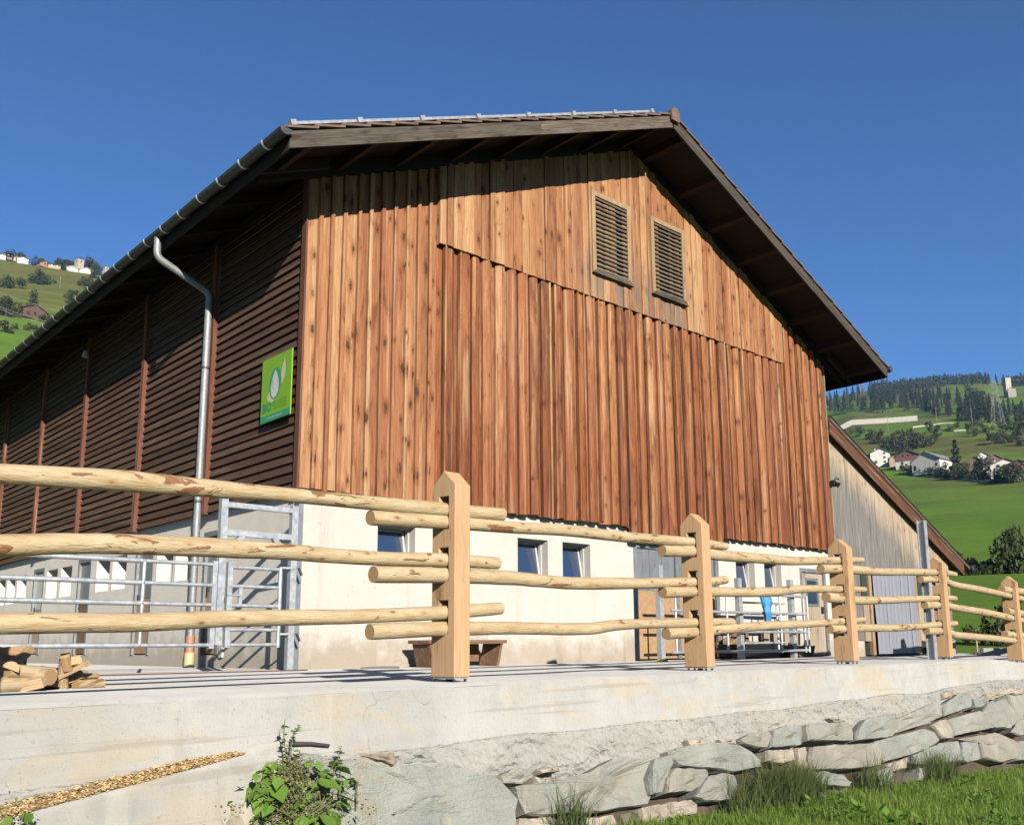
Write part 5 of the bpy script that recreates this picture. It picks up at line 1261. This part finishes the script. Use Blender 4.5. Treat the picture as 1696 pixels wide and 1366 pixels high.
def leaf_cloud(n, fn, size, seed):
    rg = np.random.RandomState(seed); P = fn(n, rg); a = rg.normal(size=(n, 3)); a /= np.linalg.norm(a, axis=1)[:, None]
    b = np.cross(a, rg.normal(size=(n, 3))); b /= np.linalg.norm(b, axis=1)[:, None]; s = size*rg.uniform(.5, 1.4, n)[:, None]
    V = np.stack([P-a*s, P-b*s*.6, P+a*s, P+b*s*.6], 1).reshape(-1, 3); i = np.arange(n)*4
    return V, np.stack([i, i+1, i+2, i+3], 1)
def conifer_fn(hgt, rad, seed, whorl=13):
    def fn(n, rg):
        lev = rg.randint(0, whorl, n); ang = rg.uniform(0, 2*np.pi, n); br = 5+lev % 3; ang = np.round(ang/(2*np.pi)*br)/br*2*np.pi+lev*1.3+rg.normal(size=n)*.17
        t = (lev+.5)/whorl; rmax = rad*(1-t)**.8*(.75+.35*np.sin(lev*2.1+seed)); q = rg.uniform(0, 1, n)**.55*rmax
        z = hgt*(.10+.9*t)-q*.30+rg.normal(size=n)*.10+.03*hgt*rg.uniform(-1, 1, n)*.5
        return np.stack([q*np.cos(ang), q*np.sin(ang), z], 1)
    return fn
def crown_fn(w, h, z0, seed, lobes=9):
    rs_ = np.random.RandomState(seed); C_ = rs_.normal(size=(lobes, 3))*np.array([w*.30, w*.30, h*.24])+np.array([0, 0, z0+h*.5]); R_ = rs_.uniform(.20, .36, lobes)*min(w, h)
    def fn(n, rg):
        k = rg.randint(0, lobes, n); v = rg.normal(size=(n, 3)); v /= np.linalg.norm(v, axis=1)[:, None]; r = R_[k][:, None]*rg.uniform(.55, 1.12, n)[:, None]
        P = C_[k]+v*r; P[:, 2] = np.maximum(P[:, 2], .05); return P
    return fn
def tree_proto(kind, seed):
    if kind == 'conifer':
        h = 12.0; V, Fq = leaf_cloud(900, conifer_fn(h, 2.3, seed), .42, seed); me = npmesh('crown', V, Fq, MAT['conifer']); tr = MB().tube([(0,0,-.6),(0,0,h*.5),(0,0,h*.97)], [.22,.13,.03], 7)
    elif kind == 'larch':
        h = 12.0; V, Fq = leaf_cloud(700, conifer_fn(h, 2.9, seed, 10), .40, seed); me = npmesh('crown', V, Fq, MAT['bush_dark']); tr = MB().tube([(0,0,-.6),(.1,0,h*.5),(0,0,h*.97)], [.24,.13,.03], 7)
    else:
        m = MAT['bush'] if kind == 'bush' else MAT['bush_dark']
        V, Fq = leaf_cloud(1100, crown_fn(5, 4, .2, seed), .26, seed); me = npmesh('crown', V, Fq, m); tr = MB().tube([(0,0,-.5),(.1,.05,1.2),(.0,.15,2.6)], [.16,.11,.04], 7)
        for q in range(4):
            a_ = q*1.6+seed; tr.tube([(.05,.03,.9),(math.cos(a_)*.8,math.sin(a_)*.8,1.8),(math.cos(a_)*1.4,math.sin(a_)*1.4,2.7)], [.07,.05,.02], 5)
    tm = bpy.data.meshes.new('trunk'); tm.from_pydata(tr.v, [], tr.f); tm.materials.append(MAT['trunk']); return me, tm
PROTO = {k: [tree_proto(k, s) for s in range(4)] for k in ('conifer', 'larch', 'bush', 'dark')}
rt = random.Random(77)
def tree(kind, p, sc, label, cat, group=None, name=None, sx=1.0):
    me, tm = rt.choice(PROTO[kind])
    e = empty(name or {'conifer': 'conifer_tree', 'larch': 'conifer_tree', 'bush': 'bush', 'dark': 'leafy_tree'}[kind], p, label, cat, group)
    e.scale = (sc*sx, sc*sx, sc); e.rotation_euler.z = rt.random()*6.28
    link('crown', me, e); link('trunk', tm, e); return e
# forest band on the right slope, individually standing conifers
cnt = 0
for _ in range(2600):
    if cnt >= 285: break
    px = rt.uniform(1365, 1712); top = interp(px, [(1365,640), (1440,640), (1500,648), (1560,655), (1620,672), (1700,690)]); bot = interp(px, [(1365,684), (1430,681), (1500,680), (1530,684), (1560,694), (1620,700), (1700,712)])
    py = rt.uniform(top, bot)
    if rt.random() > .9-.5*(noise.noise(Vector((px*.02, py*.05, 0))) < -.1): continue
    if 1470 < px < 1545 and py > 686: continue
    p = find(px, py); r = math.hypot(p.x-CAM.x, p.y-CAM.y)
    tree(rt.choice(['conifer', 'conifer', 'larch']), p, rt.uniform(.9, 1.55), 'dark conifer in the wood on the right mountainside', 'tree', 'conifers of the right hand wood'); cnt += 1
for px, py, s in ((1462,684,2.1), (1400,682,2.0), (1410,682,1.7), (1388,682,2.1), (1450,682,1.7), (1428,682,1.5)):
    tree('larch', find(px, py), s, 'tall broad conifer near the pale road wall', 'tree', 'broad conifers by the road wall')
# distant wood along the ridge reads as one mass
V = []; Fq = []; n_ = 0
for i in range(420):
    px = rt.uniform(1440, 1640) if rt.random() < .82 else rt.uniform(1660, 1710); p = gpos(px, rt.uniform(1380, 1620)); h = rt.uniform(10, 17)
    v, f = leaf_cloud(70, conifer_fn(h, 3.0, i % 7, 8), 1.2, i); V.append(v+np.array(p)); Fq.append(f+n_); n_ += len(v)
link('ridge_wood', npmesh('ridge_wood', np.concatenate(V), np.concatenate(Fq), MAT['conifer']), None, label='dark distant wood along the ridge on the right skyline', cat='wood', kind='stuff')
for px in (1624, 1634, 1651):
    tree('conifer', gpos(px, 1480), 1.5, 'single conifer standing on the right skyline', 'tree', 'lone skyline conifers')
# bushes on the right slope
for i, (px, py, s, k) in enumerate([(1490,742,2.6,'dark'),(1478,738,2.0,'bush'),(1505,745,2.2,'bush'),(1520,742,2.3,'bush'),(1535,738,1.8,'bush'),(1455,735,1.8,'bush'),(1440,728,1.7,'bush'),(1425,722,1.6,'bush'),(1465,748,1.6,'dark'),(1495,752,1.7,'bush'),
        (1548,716,1.3,'bush'),(1552,724,.9,'bush'),(1572,715,1.0,'bush'),(1600,712,1.1,'bush'),(1618,722,1.2,'bush'),(1650,735,1.7,'dark'),(1640,728,1.0,'bush'),(1662,726,1.2,'bush'),(1676,732,1.1,'bush'),(1690,738,1.2,'bush'),(1632,716,1.2,'bush'),(1660,714,1.4,'bush'),(1680,716,1.8,'bush'),(1692,720,2.2,'bush'),(1540,706,1.0,'bush'),(1585,708,.9,'bush'),(1612,706,1.3,'dark'),(1612,660,3.0,'dark'),(1628,662,1.5,'bush')]):
    tree(k, find(px, py), s, 'bush growing on the grassy slope above the right hand village', 'bush', 'bushes above the village', 'bush')
# hedge and trees in the dip behind the lean-to
for i, (px, rr, s, k, lab) in enumerate([(1604,104,.55,'bush','grey green bush just right of the lean-to eave'),(1618,106,.62,'bush','second rounded bush in the hedge right of the lean-to'),(1632,104,.42,'dark','low dark bush in the middle of the hedge'),(1645,104,.42,'dark','dark hedge bush left of the leafy tree'),(1612,101,.34,'dark','small dark bush in front of the hedge by the eave'),
        (1628,101,.34,'dark','small dark bush at the hedge foot centre'),(1650,102,.36,'dark','small dark bush at the hedge foot before the leafy tree'),(1664,103,.4,'dark','dark bush below the leafy tree'),(1690,103,.5,'dark','dark bush at the hedge end by the right border'),(1590,102,.45,'dark','dark bush half hidden by the lean-to roof')]):
    tree(k, gpos(px, rr)-Vector((0,0,.4)), s, lab, 'bush', None, 'bush')
e = tree('dark', gpos(1682, 102), 1.15, 'taller leafy tree standing in the hedge at the right border', 'tree', None, 'leafy_tree', .55)
# young shrub beyond the yard
p = gpos(1645, 33); p.z -= .1
e = tree('bush', p, .32, 'thin leafy shrub standing beyond the yard behind the last rails', 'shrub', None, 'shrub', .8)
pk = gpos(1622, 27.5)
kb = atr(1622, 1079, 26.5); kc = atr(1671, 1080, 27.5); kb.z = yard_z(16, -1)-.02
d_ = Vector((kc.x-kb.x, kc.y-kb.y, 0)); 
MB().obox(kb+d_*.5+Vector((0,0,.10)), d_*.5, Vector((-d_.y, d_.x, 0)).normalized()*.12, (0,0,.13)).build('kerb_block', MAT['rough_concrete'], None, label='low grey concrete kerb block at the far end of the yard', cat='kerb')
p = atr(1619, 1080, 26.0); MB().tube([(p.x,p.y,-.4),(p.x,p.y,.55)], .022, 8).build('fence_stake', MAT['board_z'], None, label='thin pale stake standing at the yard end before the meadow', cat='stake')

# ---- houses
def mm(name, c, rough=.8): 
    if name not in MAT: MAT[name] = plain(name, c, rough, var=.15, scale=.6)
    return MAT[name]
WH = mm('house_white', (.78,.75,.69)); BR = mm('house_brown', (.16,.085,.055)); RD = mm('house_redbrown', (.24,.09,.06)); RF = mm('house_roof_brown', (.13,.085,.065)); RG = mm('house_roof_grey', (.26,.28,.30)); TN = mm('house_tan', (.55,.42,.26)); DK = mm('house_window', (.03,.032,.04), .3)
STN = mm('tower_stone', (.60,.52,.38)); PINK = mm('house_pink', (.45,.25,.19))
def house(px, py, w, dpt, h, rh, wall, roofm, label, gable=True, turn=0.0, upper=None, wins=(), rr=None, name='house', cat='house', side=0, drop=1.5):
    p = find(px, py) if rr is None else gpos(px, rr)
    az = math.atan2(p.x-CAM.x, p.y-CAM.y); e = empty(name, p, label, cat); e.rotation_euler.z = -az+turn; e.scale = (1,1,1)
    # local: -y faces the camera
    x0, x1, y0, y1 = -w/2, w/2, -dpt/2, dpt/2; m = MB()
    if gable:
        m.prism([(x0,y0,-drop),(x1,y0,-drop),(x1,y0,h),(0,y0,h+rh),(x0,y0,h)], (0,dpt,0)); m.build('wall', wall, e)
        if upper is not None: MB().prism([(x0*.99,y0-.06,h*.5),(x1*.99,y0-.06,h*.5),(x1*.99,y0-.06,h),(0,y0-.06,h+rh*.98),(x0*.99,y0-.06,h)], (0,.05,0)).build('timber_gable', upper, e)
        t = .35; o_ = .8; r_ = MB(); sl = rh/(w/2)
        for s_ in (-1, 1):
            q = [(0,y0-o_,h+rh+.02),(s_*(w/2+o_),y0-o_,h-o_*sl+.02),(s_*(w/2+o_),y0-o_,h-o_*sl+t),(0,y0-o_,h+rh+t)]
            r_.prism(q if s_ > 0 else q[::-1], (0,dpt+2*o_,0))
        ro = r_.build('roof', roofm, e)
    else:
        m.prism([(x0,y0,-drop),(x0,y1,-drop),(x0,y1,h),(x0,0,h+rh),(x0,y0,h)][::-1], (w,0,0)); m.build('wall', wall, e)
        t = .35; o_ = .8; r_ = MB(); sl = rh/(dpt/2)
        for s_ in (-1, 1):
            q = [(x0-o_,0,h+rh+.02),(x0-o_,s_*(dpt/2+o_),h-o_*sl+.02),(x0-o_,s_*(dpt/2+o_),h-o_*sl+t),(x0-o_,0,h+rh+t)]
            r_.prism(q if s_ < 0 else q[::-1], (w+2*o_,0,0))
        ro = r_.build('roof', roofm, e)
    if side: MB().box(x0*.35-.4, x0*.35+.4, .6, 1.4, h+rh*.3, h+rh+1.1).build('chimney', WH, ro)
    for (u, v, ww, hh) in wins:
        MB().box(u-ww/2, u+ww/2, y0-.10, y0-.02, v-hh/2, v+hh/2).build('window', DK, e)
        
    return e
g3 = lambda ys, xs, ww=1.2, hh=1.2: [(x, y, ww, hh) for y in ys for x in xs]
house(1457,772,10.5,11,6.5,2.6,WH,RF,'white three storey house at the left end of the right hand village',wins=g3((1.5,4,6.4),(2.2,))+[(-2.5,1.5,1.4,1.6)],side=1,turn=.12)
house(1452,766,7,6,4.5,2.0,TN,RF,'small tan timber annexe at the left side of the white house',wins=[(0,2,1,1)],turn=.2)
house(1484,771,6.5,7,3.6,1.5,TN,RF,'small tan shed between white house and red brown barn',wins=[(0,2,.9,.9)])
house(1510,774,13,12,5.2,3.0,WH,RF,'red brown timber gabled house second from the left in the village',upper=RD,wins=g3((5.6,),(-2.5,0,2.5),1.0,1.0)+g3((1.8,),(-3,3)),turn=-.25)
house(1550,783,14.5,18,5.6,4.0,WH,RG,'large village barn with grey roof and brown board front',wins=[(-5.6,2.2,1.2,2.4),(5.6,2.6,1.1,1.3)],turn=-.5)
house(1549,781,7.5,1.5,6.5,1.8,BR,RG,'brown boarded hay door block on the grey roofed barn front',wins=[(0,1.6,1.6,2.4)],turn=-.5)
house(1611,780,11,9,3.4,2.6,BR,RF,'dark brown hut with sagging roof right of the dark spruce',wins=[(-2,1.6,1,1)],turn=.2)
house(1625,775,8,8,4.6,2.6,WH,RF,'small white gabled house behind the dark brown hut',wins=g3((2.5,),(-1.8,1.8),1,1),turn=.3)
house(1643,788,10.5,10,5.8,3.0,WH,RF,'brown over white chalet left of the three window house',upper=BR,wins=g3((5.8,),(-2,0,2),.9,.9)+g3((1.8,),(-2.5,2.5),1,1),turn=.35)
house(1666,791,11.5,10,4.8,2.6,WH,RF,'white gabled house with three windows in a row',wins=g3((4.3,),(-2.8,0,2.8),1.4,1.3)+g3((1.6,),(-2.8,2.8),1.2,1.2),turn=.05)
house(1692,794,11,9,5.2,2.0,WH,RF,'white and brown house cut by the right border of the village',upper=RD,wins=g3((2.2,),(-2.5,1.5),1.2,1.4),turn=-.1)
house(1535,784,5,5,3.0,1.0,WH,RG,'low white outbuilding beside the grey roofed barn',gable=False,wins=[(0,1.5,1,1)])
tree('conifer', find(1586,792), 1.55, 'dark spruce standing alone between the village houses', 'tree', None, 'spruce_tree', 1.25)
for i, (px, py, s) in enumerate([(1525,782,1.1),(1533,787,.9),(1560,789,1.0),(1573,791,1.1),(1580,794,1.2),(1595,793,1.1),(1604,792,1.3),(1616,793,1.5),(1628,794,1.4),(1660,799,1.3),(1672,800,1.5),(1680,799,1.1),(1478,768,.8),(1500,779,.7),(1514,780,.8),(1548,787,.9)]):
    tree('dark' if i % 2 else 'bush', find(px, py), s*1.25, 'garden tree growing in front of the village houses', 'tree', 'garden trees of the village', 'garden_tree')
def strip(name, pts, h, mat, label, cat, w=.6, rr=None):
    P = [find(*q) if rr is None else gpos(q[0], rr, q[1]) for q in pts]; mb = MB(); vs = []
    for p in P:
        d = Vector((p.x-CAM.x, p.y-CAM.y, 0)).normalized()
        vs += [tuple(p-d*w+Vector((0,0,-1))), tuple(p-d*w*.6+Vector((0,0,h))), tuple(p+d*w+Vector((0,0,h))), tuple(p+d*w+Vector((0,0,-1)))]
    mb.add(vs, [f for i in range(len(P)-1) for f in ((i*4, i*4+4, i*4+5, i*4+1), (i*4+1, i*4+5, i*4+6, i*4+2), (i*4+2, i*4+6, i*4+7, i*4+3))]+[(0,1,2,3), tuple(len(P)*4-q for q in (1,2,3,4))])
    mb.build(name, mat, None, label=label, cat=cat)
strip('road_wall', [(1376+i*7.2, 698) for i in range(21)], 4.2, mm('road_wall_stone', (.62,.58,.50)), 'pale stone retaining wall of the mountain road on the right', 'wall', 1.2, 845)
strip('field_wall', [(1512,708),(1540,705),(1560,702),(1580,701)], .8, mm('road_wall_stone', (.62,.58,.50)), 'thin pale track wall above the bushes on the right slope', 'wall')
strip('field_wall', [(1555,712),(1580,714),(1600,713)], .8, mm('road_wall_stone', (.62,.58,.50)), 'short pale terrace wall right of the road on the slope', 'wall')
strip('field_wall', [(1592,796),(1615,798),(1640,800)], .9, mm('road_wall_stone', (.62,.58,.50)), 'low pale garden wall below the village trees', 'wall')
# church towers
def tower(px, py, w, h, rh, label, rr=None, cap=None):
    p = find(px, py) if rr is None else gpos(px, rr); e = empty('church_tower', p, label, 'tower'); e.rotation_euler.z = -math.atan2(p.x-CAM.x, p.y-CAM.y)+.5
    MB().box(-w/2, w/2, -w/2, w/2, -3, h).build('tower_wall', STN, e)
    if rh: MB().add([(-w/2-.3,-w/2-.3,h),(w/2+.3,-w/2-.3,h),(w/2+.3,w/2+.3,h),(-w/2-.3,w/2+.3,h),(0,0,h+rh)], [(0,3,2,1),(0,1,4),(1,2,4),(2,3,4),(3,0,4)]).build('tower_roof', cap or RF, e)
    for s_, ax in ((-1, 0), (1, 0)):
        MB().box(-.5, .5, s_*(w/2+.04)-.04, s_*(w/2+.04)+.04, h*.72, h*.86).build('bell_opening', DK, e)
        MB().box(s_*(w/2+.04)-.04, s_*(w/2+.04)+.04, -.5, .5, h*.72, h*.86).build('bell_opening', DK, e)
    return e
tower(131, 441, 5.6, 11.5, 2.6, 'tall pale church tower on the left skyline', rr=885, cap=DK)
tower(176, 441, 3.6, 8.6, 0.6, 'slim pale tower right of the church tower on the left skyline', rr=880)
tower(1670, 657, 6.0, 21, .5, 'ruined pale tower high on the right hillside')
house(1677, 657, 8, 8, 8, 2.0, STN, STN, 'ruined pale nave wall beside the right hillside tower', name='ruin', cat='ruin')
house(120, 441, 9, 6, 2.0, 1.6, WH, WH, 'low white nave left of the left church tower', rr=884); house(144, 441, 11, 6, 2.2, 1.6, WH, WH, 'low white nave right of the left church tower', rr=884)
house(180, 441, 5, 5, 2.4, 1.4, TN, RF, 'tiny tan annexe at the slim tower', rr=878)
house(2, 441,5.76,5.04,2.45,1.30, WH, RF, 'white house at the left border of the skyline village', rr=886, wins=g3((1.8,),(-2,2))); house(12, 440,6.48,5.76,3.60,1.73, mm('house_grey', (.30,.24,.20)), RF, 'brown grey house second from the left on the skyline', rr=892, wins=g3((2.5,),(-2.5,0,2.5),.9,.9))
house(37, 441,8.64,5.76,3.02,1.73, WH, RF, 'broad white house in the skyline village', rr=884, wins=g3((2.2,),(-4,-1.5,1.5,4),.9,1)); house(72, 440,8.64,6.48,1.87,2.30, PINK, RF, 'reddish house with low roof on the left skyline', rr=886, turn=.4, wins=[(0,1.5,1,1)])
house(90, 441, 10, 7, 2.2, 1.6, TN, RF, 'low tan house left of the church on the skyline', rr=884, wins=[(-2,1.2,1,1),(2,1.2,1,1)], gable=False)
house(27, 441,5.04,5.04,2.16,1.30, TN, RF, 'small house between the two white skyline houses', rr=890)
house(50, 526, 13, 9, 3.4, 3.2, BR, RF, 'lonely dark wooden hut on the left meadow slope', turn=.5, name='hut', cat='hut', wins=[(0,1.4,1.2,1.6)])
for i, (px, py, s, k) in enumerate([(24,438,2.2,'dark'),(60,438,1.7,'bush'),(5,477,1.5,'dark'),(22,477,2.0,'dark'),(58,470,1.8,'dark'),(66,472,2.1,'dark'),(75,471,1.8,'dark'),(50,510,1.9,'bush'),(10,525,2.4,'bush'),(20,524,2.0,'bush'),(150,460,1.9,'dark'),(156,454,2.2,'dark'),(168,450,2.0,'dark'),(140,474,1.8,'bush'),(146,478,1.6,'bush'),(117,490,1.0,'dark'),(124,488,.8,'dark'),(108,448,1.4,'bush'),(6,550,1.4,'bush'),(48,548,1.0,'bush'),(115,502,1.2,'bush'),(25,545,.7,'bush'),(78,535,1.2,'bush')]):
    tree(k, find(px, py) if py > 440 else gpos(px, 890), s, 'round bush dotted over the left mountainside', 'bush', 'bushes on the left slope', 'bush')
for i in range(34):
    px = rt.uniform(78, 205); s = rt.uniform(1.1, 1.9)*(1.6 if 100 < px < 155 else .85)
    tree(rt.choice(['dark', 'bush']), gpos(px, rt.uniform(900, 925)), s*.9, 'tree growing behind the church on the left skyline', 'tree', 'trees behind the church', 'leafy_tree')
# power poles, pylons and lines
def pole(px, py, h, label, rr=None):
    p = find(px, py) if rr is None else gpos(px, rr); e = empty('power_pole', p, label, 'pole')
    MB().tube([(0,0,-1),(0,0,h)], [.22,.16], 8).build('mast', mm('pole_wood', (.30,.26,.20)), e); MB().box(-1.2, 1.2, -.1, .1, h-1.0, h-.8).build('crossarm', mm('pole_wood', (.3,.26,.2)), e); return p
pole(99, 478, 9, 'wooden power pole on the left mountainside'); pole(1552, 705, 14, 'wooden power pole on the slope above the large barn'); pole(1611, 708, 14, 'wooden power pole left of the big lattice pylon'); pole(1471, 714, 12, 'wooden power pole below the pale road wall')
def pylon(px, py, h, w, label):
    p = find(px, py); e = empty('lattice_pylon', p, label, 'pylon'); m = mm('pylon_steel', (.34,.35,.33))
    lv = [i/7 for i in range(8)]
    def cor(t, k): ww = lerp(w, w*.22, t**.8)/2; return Vector(((1 if k in (0,3) else -1)*ww, (1 if k in (0,1) else -1)*ww, t*h-.5))
    for k in range(4): MB().tube([cor(0,k), cor(.5,k), cor(1,k)], .11, 5).build('leg', m, e)
    br = MB()
    for a, b in zip(lv, lv[1:]):
        for k in range(4): br.tube([cor(a,k), cor(b,(k+1) % 4)], .06, 4, False); br.tube([cor(a,(k+1) % 4), cor(b,k)], .06, 4, False)
    br.build('bracing', m, e)
    for z, L in ((.70, w*.75), (.82, w*.95), (.94, w*.6)): MB().obox((0,0,z*h), (L,0,0), (0,.15,0), (0,0,.15)).build('crossarm', m, e)
    return p
pylon(1654, 711, 36, 8, 'large lattice pylon right of the village wood'); pylon(1430, 672, 30, 6, 'slim lattice pylon among the left trees of the wood')
def wire(a, b, sag, label, r=.05):
    pts = [a.lerp(b, i/24)-Vector((0,0,sag*4*(i/24)*(1-i/24))) for i in range(25)]
    base = pts[0].copy(); MB().tube([q-base for q in pts], r, 4).build('power_line', mm('wire_grey', (.55,.56,.54)), None, label=label, cat='wire').location = base
wire(atr(-60,459,420), atr(190,530,420), 3, 'single bright overhead wire crossing the left slope', .05)
wire(atr(-60,482,380), atr(180,548,380), 3, 'upper of the two close wires crossing the left slope', .05); wire(atr(-60,486,380), atr(180,552,380), 3, 'lower of the two close wires crossing the left slope', .05)

# ================================================================ AIR
hz = NT('air'); hz.t.nodes.remove(hz.b); pv = hz.t.nodes.new('ShaderNodeVolumePrincipled')
pv.inputs['Color'].default_value = (.30, .58, 1.0, 1); pv.inputs['Density'].default_value = .00008; pv.inputs['Anisotropy'].default_value = .2
hz.t.links.new(pv.outputs[0], hz.out.inputs['Volume'])
MB().box(-5200, 5200, -5200, 5200, -6, 520).build('haze', hz.m, None, label='thin clear mountain air over the valley', cat='haze', kind='stuff')
